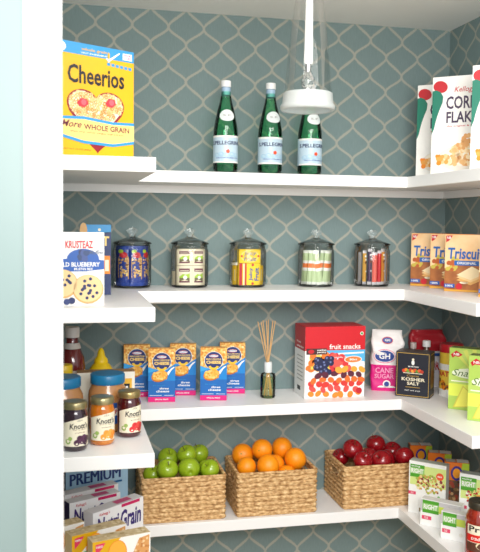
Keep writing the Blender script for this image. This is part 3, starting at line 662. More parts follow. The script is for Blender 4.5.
def art_salt(a):
    G = M('b8954a', .35)
    for q in ((.03, .97, .965, .98), (.03, .97, .02, .035), (.03, .045, .02, .98), (.955, .97, .02, .98)): a.rect(*q, G, 1)
    a.ell(.5, .84, .035, I['cream'], 2); a.ell(.5, .77, .045, I['white'], 2, rv=.055); a.text('MORTON', .36, .66, .665, .695, I['white'], 3, .02)
    for i, cc in enumerate(('d8402a', 'e8862c', '7aa23a', 'c23a2a', 'e9a040', 'd8502a', '5d8c34', 'e05a30', 'b83a2a')): a.ell(.24+.065*i, .58+.02*(i % 2), .055, M(cc, .4), 2+.1*i, rv=.038)
    a.rect(.22, .78, .525, .54, I['cream'], 3)
    a.text('Coarse', .33, .68, .455, .50, G, 3, .01, .2); a.text('KOSHER', .18, .86, .36, .435, I['cream'], 3, .025); a.text('SALT', .34, .70, .27, .34, I['cream'], 3, .025)
    a.rect(.3, .72, .215, .228, G, 3); a.text('NET WT 3 LB', .28, .72, .135, .16, I['white'], 3, .01)
def side_salt(a):
    G = M('b8954a', .35); a.rect(.05, .95, .95, .97, G, 1); a.rect(.05, .95, .03, .05, G, 1); a.rect(.15, .85, .2, .8, M('8a7440', .45), 1); a.rect(.3, .7, .3, .6, I['brown'], 2)
carton('salt_box', (.856, -.166), -38, .113, .068, .149, ZC, M('20222e', .4), 'black kosher salt carton with gold border and vegetable picture', 'food box', dict(top=M('4a403a', .5), right=M('2a2824', .5)), dict(front=art_salt, right=side_salt))

def small_bottle(x, y, h, r, cap, body, label, capcol):
    t = thing('seasoning_bottle', (x, y, ZC), label, 'bottle', 'small capped bottles behind the salt carton')
    MB().lathe([(r*.9, .0006), (r, .004), (r, h*.72), (r*.55, h*.86), (r*.5, h*.9)], body, 24).build('bottle_body', t)
    MB().lathe([(r*cap, h*.88), (r*cap, h*.99), (r*cap*.9, h)], capcol, 24).build('cap', t)
small_bottle(.993, -.108, .173, .015, .9, M('6a4a38', .2, coat=.5), 'small bottle with a bright white cap showing above the salt carton', M('f2f0ee', .3))
small_bottle(.949, -.098, .166, .014, .75, M('8a6a58', .2, coat=.5), 'small bottle with a dull grey cap just left of the white-capped one', M('b9aaa4', .35))

def canister(x, y, r, h, label, body, art=None, lidm=None):
    t = thing('drink_mix_canister', (x, y, ZC), label, 'canister', rz=R(-30))
    mb = MB(); mb.lathe([(r, .0006), (r, h*.84)], body, 36, cap1=True)
    if art: art(Art(mb, *cyl_fn(r, 0, h*.84, -1.4, 1.4)))
    mb.build('canister_body', t)
    MB().lathe([(r*1.03, h*.84), (r*1.03, h*.97), (r*.96, h)], lidm, 36).build('lid', t)
def art_can(a):
    a.rect(0, 1, .0, .16, I['white'], 1, 12); a.rect(0, 1, .6, .74, I['white'], 1, 12); a.text('NATURAL', .03, .97, .46, .58, I['red'], 3, .03)
    a.blobs(24, (.05, .95, .18, .38), .05, .08, [I['orange'], I['brown'], I['lgold']], 2, 4)
canister(1.046, -.185, .038, .173, 'red-lidded canister with yellow and white label, half hidden by the lime cracker boxes', M('f4cf4a', .4), art_can, M('b81824', .35))
canister(1.062, -.287, .033, .167, 'shorter red-lidded canister, only its lid showing above the lime cracker boxes', M('d9b84a', .4), None, M('a01620', .35))

def art_lime(a):
    g1, g2 = M('b0ce5c', .4), M('d4dc66', .4)
    a.rect(0, 1, 0, 1, g1, .5); a.poly([(0, .55), (.35, .75), (.2, .97), (1, .97), (1, .30), (0, .2)], M('bcd468', .4), 1)
    for k in range(6):
        t = .5+k*.33; a.poly([(.52, .62), (.52+.6*cos(t), .62+.38*sin(t)), (.52+.6*cos(t+.16), .62+.38*sin(t+.16))], g2, 1.5)
    a.rect(0, 1, .22, .42, M('e4ee5c', .4), 1.2)
    a.ell(.52, .60, .46, M('eef2d8', .4), 2.5, rv=.085); a.text('Snackers', .07, .95, .55, .66, M('5a7a34', .4), 4, .0, .35)
    a.rect(.05, .7, .455, .475, M('f4f6d8', .4), 4)
    a.poly([(.03, .89), (.14, .96), (.28, .90), (.20, .86), (.12, .87), (.07, .84)], I['red'], 4); a.text('NB', .09, .21, .88, .92, I['white'], 5, .02)
    for k, (x, c1) in enumerate(((.10, 'f2ec62'), (.52, 'f6f07c'))):
        a.poly([(x, .03), (x+.70, .09), (x+.20, .40)], M('d8cc50', .45), 4+k); a.poly([(x+.035, .045), (x+.67, .105), (x+.21, .375)], M(c1, .45), 4.5+k)
LG = 'lime green cracker boxes on the third shelf'
for fl, lab in (((.943, -.365), 'lime green cracker box standing behind, its left half in view'), ((.930, -.507), 'lime green cracker box in front, cut by the right edge of view')):
    carton('cracker_box', fl, -42, .145, .048, .190, ZC, M('a6c850', .4), lab, 'cracker box', dict(top=M('7c8a4a', .45), left=M('8cbc30', .4)), dict(front=art_lime), LG)

# peanut butter jars
pbm = ramp_mat('peanut_butter', [(.3, 'b27a48'), (.7, 'c48d58')], 20, .25, coat=.6)
def art_pb(a):
    a.rect(0, 1, 0, 1, I['blue'], 1, 20); a.rect(0, 1, .4, .75, I['white'], 2, 20); a.text('PEANUT BUTTER', .05, .95, .48, .68, I['red'], 3, .03)
def pb_jar(x, y, label, first=None):
    if first: return copy_thing(first, (x, y, ZC), label)
    t = thing('peanut_butter_jar', (x, y, ZC), label, 'jar', 'two peanut butter jars with blue lids')
    MB().lathe([(.046, .0006), (.051, .004), (.0525, .012), (.0525, .095), (.051, .108), (.044, .122), (.0425, .128)], pbm, 48).build('filled_jar', t)
    MB().lathe([(.0455, .128), (.0465, .130), (.0465, .151), (.0445, .154), (.042, .1545)], M('1a76a6', .35), 60).build('lid', t)
    mb = MB(); art_pb(Art(mb, *cyl_fn(.0526, .025, .082, .2, 2.6))); mb.build('label', t)
    return t
p0 = pb_jar(-.100, -.420, 'peanut butter jar with blue lid directly behind the apricot jam')
pb_jar(-.218, -.452, 'peanut butter jar with blue lid at the far left, cut by the door frame', p0)

# jam jars
def jam_jar(x, y, jam, lidc, fruit, rz, label):
    t = thing('jam_jar', (x, y, ZC), label, 'jar', 'three small jam jars at the front of the third shelf', rz=R(rz))
    MB().lathe([(.026, .0006), (.030, .003), (.0315, .010), (.0315, .078), (.0315, .088), (.029, .096), (.027, .102), (.0275, .106)], jam, 44).build('filled_jar', t)
    MB().lathe([(.0295, .104), (.0302, .106), (.0302, .117), (.0285, .1205), (.020, .121), (.0, .1205)], lidc, 44).build('lid', t)
    mb = MB(); z0, z1 = .014, .086
    f, asp = cyl_fn(.0318, z0, z1, -1.05, 1.25); a = Art(mb, f, asp); pm_ = M('eee6cd', .5)
    n = 18
    for i in range(n):
        u0, u1 = i/n, (i+1)/n; t0 = .78+.20*(1-(1-u0)**2); t1 = .78+.20*(1-(1-u1)**2); a.poly([(u0, 0), (u1, 0), (u1, t1), (u0, t0)], pm_, 1)
    a.text("Knott's", .26, .92, .60, .80, I['black'], 3, .02, .1); a.poly([(.50, .87), (.60, .92), (.72, .89), (.62, .86)], I['black'], 3); a.text('berry farm', .38, .85, .55, .59, I['brown'], 3)
    a.text('preserves', .45, .80, .44, .48, I['brown'], 3)
    a.ell(.20, .17, .09, M('88a848', .5), 2, rot=.5); a.ell(.28, .27, .07, M('9cb860', .5), 2.2, rot=-.5)
    for k, (u, v) in enumerate(((.5, .13), (.68, .17), (.82, .12), (.60, .27), (.76, .29), (.88, .24))):
        a.ell(u, v, .105, fruit[k % len(fruit)], 3+.3*k, n=12)
    mb.build('label', t)
gold = M('9a8a5e', .3, .85)
jam_jar(-.190, -.597, M('2a1220', .12, coat=1), M('a89c74', .3, .8), [M('4a2240', .4), M('5a3050', .4), M('371832', .4)], 2, 'dark grape jam jar, leftmost of the three small jars')
jam_jar(-.121, -.556, ramp_mat('apricot_jam', [(.3, 'b85e10'), (.7, 'd8821e')], 30, .12, coat=1), M('b0a67c', .3, .8), [M('f09a34', .4), M('f4ac4a', .4), M('e98a24', .4)], -3, 'orange apricot jam jar in the middle of the three small jars')
jam_jar(-.048, -.494, M('4a0c14', .12, coat=1), M('b09a68', .3, .8), [M('d8343a', .4), M('e85048', .4), M('c02830', .4)], 4, 'red strawberry jam jar, rightmost of the three small jars')

# cream carton, mustard, ketchup behind them
def art_cream(a):
    a.rect(.05, .95, .15, .86, M('f0b93c', .4), 1); a.rect(.0, .5, .0, .86, M('f4efdf', .4), 1.2)
    for u in (.35, .86): a.rect(u-.05, u+.05, .55, .75, I['black'], 3); a.rect(u-.02, u+.02, .6, .7, I['white'], 4)
carton('cracker_box', (-.180, -.325), 0, .162, .05, .137, ZC, M('f1ecdd', .45), 'cream and yellow carton lying behind the large peanut butter jar', 'food box', dict(top=M('a07a52', .5)), dict(front=art_cream))
mu = thing('mustard_bottle', (-.107, -.19, ZC), 'yellow squeeze mustard bottle with pointed cap behind the cream carton', 'bottle')
my = M('e8c414', .35)
MB().lathe([(.030, .0006), (.034, .004), (.035, .02), (.036, .112), (.034, .124), (.026, .136), (.019, .142)], my, 36).build('bottle_body', mu)
MB().lathe([(.0205, .141), (.021, .144), (.0195, .153), (.0125, .161), (.0090, .178), (.004, .186), (0, .186)], M('f2cc10', .35), 32).build('nozzle_cap', mu)
mb = MB(); a = Art(mb, *cyl_fn(.0362, .06, .122, -1.1, 1.1)); a.poly([(.02, .75), (.5, 1.0), (.98, .75), (.98, .45), (.02, .45)], I['red'], 1); a.text('MUSTARD', .1, .9, .55, .72, I['white'], 3, .02); mb.build('label', mu)
ke = thing('ketchup_bottle', (-.192, -.225, ZC), 'dark red ketchup bottle with white cap and neck band in the back left corner', 'bottle')
km = M('6a1a1a', .15, coat=.6)
MB().lathe([(.034, .0006), (.037, .004), (.0375, .02), (.0375, .14), (.034, .168), (.025, .19), (.0185, .205), (.0165, .225)], km, 36).build('bottle_body', ke)
MB().lathe([(.0205, .226), (.021, .228), (.021, .252), (.0195, .256)], M('e2dcd8', .35), 32).build('cap', ke)
MB().lathe([(.0245, .193), (.0255, .194), (.0215, .207), (.0200, .210)], M('cfc8c2', .4), 32, cap0=False, cap1=False).build('neck_label', ke)
mb = MB(); a = Art(mb, *cyl_fn(.0378, .04, .155, -1.3, 1.3)); a.rect(0, 1, .0, .8, M('c9bdb0', .45), 1, 14); a.text('KETCHUP', .08, .92, .5, .7, I['dred'], 3, .03); a.rect(.1, .9, .3, .36, I['dred'], 2, 8); mb.build('label', ke)
sp = thing('spice_jar', (-.214, -.352, ZC), 'short dark jar with a yellow cap at the left behind the peanut butter', 'jar')
MB().lathe([(.018, .0006), (.0205, .003), (.0205, .135), (.018, .142)], M('5a3a26', .2, coat=.5), 28).build('filled_jar', sp)
MB().lathe([(.0215, .142), (.022, .144), (.022, .166), (.0205, .168)], M('e6c01c', .35), 28).build('cap', sp)

# ------------------------------------------------------------------ lowest shelf: woven baskets
BW, BD, BH, BT = .265, .200, .138, .007
def woven_mat():
    m = bpy.data.materials.new('water_hyacinth_weave'); m.use_nodes = True; nt = m.node_tree; b = nt.nodes['Principled BSDF']; L = nt.links.new
    tc = nt.nodes.new('ShaderNodeTexCoord'); mp = nt.nodes.new('ShaderNodeMapping'); mp.inputs['Scale'].default_value = (60, 60, 160); L(tc.outputs['Object'], mp.inputs['Vector'])
    n = nt.nodes.new('ShaderNodeTexNoise'); n.inputs['Scale'].default_value = 1; n.inputs['Detail'].default_value = 4; L(mp.outputs[0], n.inputs['Vector'])
    r = nt.nodes.new('ShaderNodeValToRGB'); e = r.color_ramp.elements; e[0].position = .30; e[0].color = lin('8f6232'); e[1].position = .68; e[1].color = lin('eecb96')
    e2 = e.new(.5); e2.color = lin('cba06a')
    L(n.outputs['Fac'], r.inputs['Fac']); L(r.outputs['Color'], b.inputs['Base Color']); b.inputs['Roughness'].default_value = .65
    bp = nt.nodes.new('ShaderNodeBump'); bp.inputs['Strength'].default_value = .4; bp.inputs['Distance'].default_value = .0015; L(n.outputs['Fac'], bp.inputs['Height']); L(bp.outputs[0], b.inputs['Normal'])
    return m
WV = woven_mat()
def basket_meshes():
    rc = .012; per = []
    hw, hd = BW/2, BD/2
    def walk(step):
        out = []
        segs = [((-hw+rc, -hd), (hw-rc, -hd), (0, -1)), ((hw, -hd+rc), (hw, hd-rc), (1, 0)), ((hw-rc, hd), (-hw+rc, hd), (0, 1)), ((-hw, hd-rc), (-hw, -hd+rc), (-1, 0))]
        cs = [(hw-rc, -hd+rc, -pi/2), (hw-rc, hd-rc, 0), (-hw+rc, hd-rc, pi/2), (-hw+rc, -hd+rc, pi)]
        for (p, q, nn), (cx, cy, a0) in zip(segs, cs):
            l = math.dist(p, q); n = int(l/step)
            for i in range(n): t = i/n; out.append((p[0]+(q[0]-p[0])*t, p[1]+(q[1]-p[1])*t, nn[0], nn[1]))
            for i in range(6): a = a0+(pi/2)*i/6; out.append((cx+rc*cos(a), cy+rc*sin(a), cos(a), sin(a)))
        return out
    pts = walk(.0026); N = len(pts); s = [0]
    for i in range(1, N): s.append(s[-1]+math.dist(pts[i][:2], pts[i-1][:2]))
    rows = 9; rh = BH/rows; per_row = 7; nz = rows*per_row
    Ltot = s[-1]+.0026; knots = round(Ltot/.0165); kl = Ltot/knots
    g = random.Random(5); ro = [g.random() for _ in range(rows)]
    mb = MB(); vo = []; vi = []
    for j in range(nz+1):
        z = BH*j/nz; row = min(rows-1, int(j/per_row)); zf = (z/rh) % 1 if j % per_row or True else 0
        for i, (x, y, nx, ny) in enumerate(pts):
            u = s[i]/kl + (row % 2)*.5 + ro[row]*.15 + (zf-.5)*.55
            lump = abs(sin(pi*u))**.6; ridge = max(0, sin(pi*zf))**.55
            dsp = .0056*ridge*(.25+.75*lump)-.0038 + .0007*sin(37*u+row*3)
            vo.append((x+nx*dsp, y+ny*dsp, z)); q = -BT-.0012*ridge*lump
            vi.append((x+nx*q, y+ny*q, z))
    def hole(i, j):
        x, y, nx, ny = pts[i]; z = BH*(j+.5)/nz
        return abs(nx) > .99 and abs(y-.0) < .036 and .088 < z < .116
    o = len(mb.v); mb.v += vo+vi; k0 = (nz+1)*N; im = mb.m(WV)
    def addf(f): mb.f.append(f); mb.mi.append(im); mb.sm.append(True)
    for j in range(nz):
        for i in range(N):
            i2 = (i+1) % N; a, b_, c_, d_ = j*N+i, j*N+i2, (j+1)*N+i2, (j+1)*N+i
            if hole(i, j):
                for (p, q, nb) in ((a, b_, (i, j-1)), (b_, c_, (i2, j)), (c_, d_, (i, j+1)), (d_, a, ((i-1) % N, j))):
                    if not hole(*nb): addf([q, p, p+k0, q+k0])
                continue
            addf([a, b_, c_, d_]); addf([a+k0, d_+k0, c_+k0, b_+k0])
    mb.prism([(-hw+.004, -hd+.004), (hw-.004, -hd+.004), (hw-.004, hd-.004), (-hw+.004, hd-.004)], .0008, .008, WV)
    # rim: a braided cord running round the mouth
    rim = MB(); M_ = 8; vs = []
    for i, (x, y, nx, ny) in enumerate(pts):
        r = .0052*(1+.16*abs(sin(pi*s[i]/kl*1.5)))
        for k in range(M_): t = 2*pi*k/M_; rr = -BT/2+r*cos(t); vs.append((x+nx*rr, y+ny*rr, BH+r*.8*sin(t)))
    fs = []
    for i in range(N):
        i2 = (i+1) % N
        for k in range(M_): k2 = (k+1) % M_; fs.append((i*M_+k, i2*M_+k, i2*M_+k2, i*M_+k2))
    rim.add(vs, fs, WV, True)
    return mb, rim
bm_, rim_ = basket_meshes()
bk = thing('woven_basket', (.014+BW/2, -.205+BD/2+.0, ZD), 'rectangular woven basket full of green apples', 'basket', 'three woven baskets of fruit on the lowest shelf')
bm_.build('basket_body', bk); rim_.build('rim', bk)
copy_thing(bk, (.314+BW/2, -.205+BD/2, ZD), 'rectangular woven basket full of oranges')
b3 = copy_thing(bk, (.668+BW*1.06/2, -.205+BD/2, ZD), 'rectangular woven basket full of dark red apples'); b3.scale = (1.06, 1, 1)

# fruit
def apple_profile(r, k=1.0):
    pr = []
    for i in range(25):
        t = -pi/2+pi*i/24; rr = cos(t)*r*(1+.05*sin(t)); z = sin(t)*r*.92*k
        if t > 0: z -= .30*r*math.exp(-(rr/(r*.28))**2)
        else: z += .20*r*math.exp(-(rr/(r*.22))**2)
        pr.append((max(rr, 0), z))
    return pr
green_m = ramp_mat('green_apple_skin', [(.3, '7c9a12'), (.7, 'a2bc28')], 25, .25, coat=.35, sss=0)
red_m = ramp_mat('red_apple_skin', [(.32, '5a0610'), (.52, '94101c'), (.68, 'bc2020')], 22, .2, coat=.5, stretch=(1.6, 1.6, .5))
or_m = ramp_mat('orange_peel', [(.3, 'f88a08'), (.7, 'ffa016')], 12, .38, bump=.35, sss=0, bdist=.0008)
stem_m = M('5a4022', .7)
def fruit_proto(kind):
    nm = 'orange' if kind == 'o' else 'apple'
    if kind == 'o':
        pr = []
        for i in range(25):
            t = -pi/2+pi*i/24; rr = cos(t); z = sin(t)*.96; z -= (.03 if t > 0 else -.02)*math.exp(-(rr/.15)**2); pr.append((rr, z))
        b = MB().lathe(pr, or_m, 36)
        st = MB().lathe([(.07, .925), (.06, .945), (0, .95)], M('8a9a3a', .7), 10)
        return nm, b, st, 'stem_scar'
    b = MB().lathe(apple_profile(1), green_m if kind == 'g' else red_m, 36)
    st = MB().tube((0, 0, .58), (.05, .02, .86), .035, .03, stem_m, 8).tube((.05, .02, .86), (.13, .05, 1.06), .03, .045, stem_m, 8)
    return nm, b, st, 'stem'
protos = {}
FG = dict(o='oranges piled in the middle basket', g='green apples piled in the left basket', r='dark red apples piled in the right basket')
def fruit(kind, x, y, z, r, rot, label):
    if kind not in protos:
        nm, b, st, sn = fruit_proto(kind); t = thing(nm, (x, y, z), label, nm, FG[kind]); b.build('flesh' if kind != 'o' else 'peel', t); st.build(sn, t); protos[kind] = t
        t.rotation_euler = rot; t.scale = (r, r, r); return t
    t = copy_thing(protos[kind], (x, y, z), label, rz=rot); t.scale = (r, r, r); return t
FRUIT = [
    ('g', 0.113, -0.0676, 0.7426, 0.0338, -0.27, -0.48, 2.38, 'green apple at the back left of the pile'),
    ('g', 0.0993, -0.1577, 0.7343, 0.0338, -0.38, -0.52, 2.41, 'green apple at the front left of the pile'),
    ('g', 0.1684, -0.1567, 0.7314, 0.0348, -1.45, 0, 0, 'green apple at the front centre, its bottom dimple facing out'),
    ('g', 0.2175, -0.0514, 0.7463, 0.0329, -0.29, 0.04, 1.66, 'green apple at the back right of the pile'),
    ('g', 0.1709, -0.0954, 0.7591, 0.032, -0.36, -0.47, 1.29, 'green apple peeking over the front centre one'),
    ('g', 0.2345, -0.1605, 0.7277, 0.031, 0.7, 0.39, 4.84, 'green apple at the right front corner of the pile'),
    ('g', 0.2345, -0.1009, 0.7087, 0.031, 0.52, -0.37, 1.86, 'half hidden green apple in the right of the pile'),
    ('g', 0.0585, -0.1149, 0.7062, 0.031, 0.28, 0.28, 5.13, 'green apple at the far left under the jam shelf'),
    ('g', 0.2019, -0.1604, 0.6788, 0.0273, 0.63, -0.5, 3.64, 'small low green apple between the front centre and right corner ones'),
    ('g', 0.0585, -0.1605, 0.62, 0.031, 0.34, 0.01, 1.07, 'green apple buried at the left front of the basket under the others'),
    ('g', 0.1465, -0.1605, 0.62, 0.031, 0.06, -0.49, 5.61, 'green apple buried at the centre front of the basket under the others'),
    ('g', 0.2345, -0.1605, 0.62, 0.031, 0.61, 0.06, 1.8, 'green apple buried at the right front of the basket under the others'),
    ('g', 0.0585, -0.0495, 0.62, 0.031, 0.67, 0.09, 5.29, 'green apple buried at the left back of the basket under the others'),
    ('g', 0.1465, -0.0495, 0.62, 0.031, 0.59, 0.01, 2.48, 'green apple buried at the centre back of the basket under the others'),
    ('g', 0.2345, -0.0495, 0.62, 0.031, 0.24, -0.08, 0.97, 'green apple buried at the right back of the basket under the others'),
    ('o', 0.3634, -0.0608, 0.7383, 0.0359, -1.06, -0.79, 2.38, 'large orange at the upper left of the pile'),
    ('o', 0.4219, -0.0922, 0.7616, 0.034, -1.38, -0.87, 2.41, 'orange second from the left along the top of the pile'),
    ('o', 0.501, -0.0544, 0.7512, 0.0359, 1.67, 0.6, 4.59, 'orange highest at the back of the pile, right of centre'),
    ('o', 0.3595, -0.1347, 0.7194, 0.032, -1.11, 0.07, 1.66, 'orange at the left front corner of the pile'),
    ('o', 0.4264, -0.1542, 0.7255, 0.0373, -1.31, -0.79, 1.29, 'biggest orange at the front centre of the pile'),
    ('o', 0.4663, -0.0973, 0.7107, 0.032, 1.71, 0.66, 4.84, 'half hidden orange between the centre and right front ones'),
    ('o', 0.5286, -0.1195, 0.7319, 0.0369, 1.2, -0.61, 1.86, 'large orange at the right front of the pile'),
    ('o', 0.4878, -0.1595, 0.6925, 0.032, 0.51, 0.46, 5.13, 'low orange just showing above the rim, right of centre'),
    ('o', 0.3585, -0.1605, 0.62, 0.031, 1.52, -0.83, 3.64, 'orange buried at the left front of the basket under the others'),
    ('o', 0.4465, -0.1605, 0.62, 0.031, 0.69, 0.01, 1.07, 'orange buried at the centre front of the basket under the others'),
    ('o', 0.5345, -0.1605, 0.62, 0.031, -0.11, -0.82, 5.61, 'orange buried at the right front of the basket under the others'),
    ('o', 0.3585, -0.0495, 0.62, 0.031, 1.46, 0.1, 1.8, 'orange buried at the left back of the basket under the others'),
    ('o', 0.4465, -0.0495, 0.62, 0.031, 1.64, 0.14, 5.29, 'orange buried at the centre back of the basket under the others'),
    ('o', 0.5345, -0.0495, 0.62, 0.031, 1.39, 0.02, 2.48, 'orange buried at the right back of the basket under the others'),
    ('r', 0.7374, -0.0964, 0.7469, 0.0348, -0.25, -0.48, 2.38, 'large dark red apple at the upper left of the pile'),
    ('r', 0.7498, -0.1591, 0.7243, 0.0324, -0.37, -0.52, 2.41, 'bright red apple at the front left of the pile'),
    ('r', 0.7125, -0.0495, 0.7071, 0.031, 0.78, 0.36, 4.59, 'red apple at the far left by the basket handle'),
    ('r', 0.8392, -0.0523, 0.7465, 0.0338, -0.27, 0.04, 1.66, 'red apple highest at the back of the pile'),
    ('r', 0.7968, -0.0929, 0.7154, 0.032, -0.34, -0.47, 1.29, 'red apple in the middle, partly covered'),
    ('r', 0.8175, -0.1567, 0.7208, 0.0348, 0.79, 0.39, 4.84, 'darkest red apple at the front centre'),
    ('r', 0.8601, -0.1034, 0.7096, 0.032, 0.6, -0.37, 1.86, 'red apple right of the front centre one'),
    ('r', 0.9017, -0.0523, 0.7191, 0.0338, 0.34, 0.28, 5.13, 'red apple at the back right of the pile'),
    ('r', 0.9026, -0.1496, 0.7278, 0.0329, 0.72, -0.5, 3.64, 'red apple with a yellow patch by the right end'),
    ('r', 0.7097, -0.1633, 0.6784, 0.0282, 0.41, 0.01, 1.07, 'low red apple at the front left corner, under the bright one'),
    ('r', 0.866, -0.1624, 0.6787, 0.0291, 0.11, -0.49, 5.61, 'small low red apple at the front, right of centre'),
    ('r', 0.7186, -0.1547, 0.62, 0.031, 0.7, 0.06, 1.8, 'red apple buried at the left front of the basket under the others'),
    ('r', 0.8085, -0.1605, 0.62, 0.031, 0.76, 0.09, 5.29, 'red apple buried at the centre front of the basket under the others'),
    ('r', 0.9045, -0.1605, 0.62, 0.031, 0.67, 0.01, 2.48, 'red apple buried at the right front of the basket under the others'),
    ('r', 0.7125, -0.0495, 0.62, 0.031, 0.3, -0.08, 0.97, 'red apple buried at the left back of the basket under the others'),
    ('r', 0.8085, -0.0495, 0.62, 0.031, -0.14, 0.38, 0.26, 'red apple buried at the centre back of the basket under the others'),
    ('r', 0.9045, -0.0495, 0.62, 0.031, -0.53, 0.15, 1.68, 'red apple buried at the right back of the basket under the others'),
]
for kind, x, y, z, r, rx, ry, rz, lab in FRUIT: fruit(kind, x, y, z, r, (rx, ry, rz), lab)

# ---- left arm of the lowest shelf: cracker and cereal bar boxes
crk = M('f4f1ea', .42); craft = ramp_mat('tan_top_print', [(.35, 'c9b083'), (.65, 'e0cda4')], 60, .5)
def art_snack(a):
    a.poly([(0, .42), (0, 1), (.48, 1)], I['yellow'], 1); a.poly([(.05, .72), (.05, .94), (.22, .955), (.15, .83)], M('e03a5e', .4), 2); a.text('NABISCO', .06, .17, .865, .91, I['white'], 3, .02)
    a.rect(.08, .28, .60, .63, I['green'], 3)
    a.ell(.42, .70, .165, M('e98c1c', .45), 3, rv=.26); a.ell(.42, .71, .15, M('f8b03c', .45), 4, rv=.235)
    a.ell(.22, .25, .15, M('f2a230', .45), 3, rv=.2)
    a.poly([(.52, .20), (.80, .92), (.98, .96), (.96, .12)], M('d99c5c', .5), 4)
    g = random.Random(2)
    for i in range(60):
        t, q = g.random(), g.random(); u = .54+.42*q; v = .22+(.70*min(1, (q*1.6+.0)))*t; a.ell(u, v, .022, [M('f0cf9e', .5), M('c47e40', .5)][i % 2], 5+.03*i, n=7)
def art_top(a): a.blobs(18, (.05, .95, .1, .9), .02, .04, [M('b59a68', .5), M('ead9b4', .5)], 4, 3)
SNG = 'white snack cracker boxes at the lower left'
for fl, ang, w, lab in (((-.148, -.622), 15.5, .154, 'white cracker box with orange rounds, nearest the front of the lower left pile'), ((-.198, -.573), 23, .154, 'white cracker box with yellow corner, second from the front at lower left'),
                        ((-.282, -.533), 25, .130, 'white cracker box with tan top, third from the front, mostly hidden at lower left')):
    carton('cracker_box', fl, ang, w, .042, .128, ZD, crk, lab, 'cracker box', dict(top=craft, left=M('d9c9a0', .5)), dict(front=art_snack, top=art_top), SNG, flap=False)
def art_ng(a):
    vi = M('3b2a72', .4)
    a.text("Kellogg's", .12, .32, .885, .955, I['red'], 3, .01, .2); a.text('Nutri', .08, .50, .57, .86, vi, 3, .03, .1); a.text('Grain', .53, .95, .50, .87, vi, 3, .03, .1)
    a.poly([(0, 0), (1, 0), (1, .34), (.6, .26), (.3, .26), (0, .1)], M('4f9a3c', .4), 2); a.poly([(0, 0), (1, 0), (1, .28), (.6, .21), (.3, .2), (0, .05)], M('e89a3a', .45), 3)
    a.ell(.75, .13, .15, M('f4b25c', .45), 4, rv=.10); a.rect(.55, .92, .93, .99, M('c81d5e', .4), 3)
def top_ng(a): a.rect(.5, .8, .2, .8, M('c8487a', .4), 4)
ngm = M('efedee', .42)
NG = 'white cereal bar boxes at the lower left'
for fl, ang, w, lab in (((-.141, -.458), 37, .183, 'white cereal bar box with large purple lettering, turned to the right'), ((-.202, -.369), 26, .162, 'white cereal bar box with dark purple end, behind the fully lettered one'),
                        ((-.215, -.300), 26, .175, 'white cereal bar box farthest back, only its top edge in view')):
    carton('cereal_bar_box', fl, ang, w, .038, .14, ZD, ngm, lab, 'food box', dict(left=M('33244c' if 'dark purple' in lab else 'd9d3d6', .45), top=M('d8d4d6', .45)), dict(front=art_ng, top=top_ng), NG, flap=False)
def art_prem(a):
    for q in range(4): a.text('PREMIUM', .06+.005*q, .865+.005*q, .57, .72, M('1c3a78', .4), 3+.3*q, 0); a.rect(.05, .90, .51, .535, M('2c7ac0', .4), 3)
    a.poly([(.02, .80), (.02, .92), (.10, .92), (.05, .80)], I['red'], 3); a.rect(.2, .8, .83, .86, M('9fc4de', .4), 2); a.ell(.5, .3, .3, I['tan'], 2, rv=.18)
carton('saltine_box', (-.212, -.212), 22, .205, .065, .235, ZD, M('a9cde6', .42), 'pale blue saltine cracker box with navy lettering, standing at the back', 'cracker box', dict(left=M('1d2c50', .45)), dict(front=art_prem))

# ---- right arm of the lowest shelf
def art_right(seed, cols, bowl):
    def f(a):
        a.rect(0, 1, 0, 1, M('f3f3ef', .42), .5); a.rect(.03, 1, .55, .93, M('d4e48a', .42), 1)
        a.rect(.03, .42, .70, .94, M('4f9f2c', .42), 2); a.rect(.03, .42, .765, .875, M('9ccb7a', .42), 3); a.text('eating', .06, .3, .885, .925, I['white'], 4); a.text('RIGHT', .06, .39, .775, .865, I['white'], 4, .03)
        a.blobs(170, (.15, .95, .42, .80), .022, .045, cols, 3, seed, lambda u, v: ((u-.56)/.40)**2+((v-.60)/.17)**2 < 1)
        if bowl: a.ell(.72, .36, .36, M('3a332c', .4), 5, rv=.09); a.ell(.72, .39, .33, M('6a5a3a', .4), 6, rv=.06)
        else: a.ell(.84, .78, .10, M('ec5a32', .42), 6); a.text('new', .78, .90, .765, .795, I['white'], 7, .02)
        a.rect(.0, .2, .36, .42, M('e2486a', .42), 3); a.text('OZ', .06, .14, .375, .405, I['white'], 4); a.ell(.82, .34, .05, M('7cc06a', .42), 3, rv=.07)
        a.rect(.3, .95, .05, .12, M('8a7a54', .42), 3) if not bowl else None
    return f
GR = [M(x, .5) for x in ('e8cf8a', 'c9a04e', '8a3a3a', 'f0e2b0', 'a8b84a', 'd98a4a')]
SL = [M(x, .5) for x in ('d8402c', 'e8cf8a', '8aa83a', 'f0a040', 'f6f0e0', 'b02a24')]
ERG = 'white boxes with green labels at the lower right'
carton('granola_box', (.870, -.258), -44, .120, .034, .170, ZD, M('f3f3ef', .42), 'tall white box with green label and granola picture beside the red apples', 'food box', dict(right=M('c9c7c4', .45), top=M('b8bcae', .45)), dict(front=art_right(3, GR, False)), ERG)
carton('meal_box', (.967, -.408), -42, .120, .034, .170, ZD, M('f3f3ef', .42), 'tall white box with green label and salad bowl picture behind the sauce jar', 'food box', dict(top=M('9aa09a', .45)), dict(front=art_right(8, SL, True)), ERG)
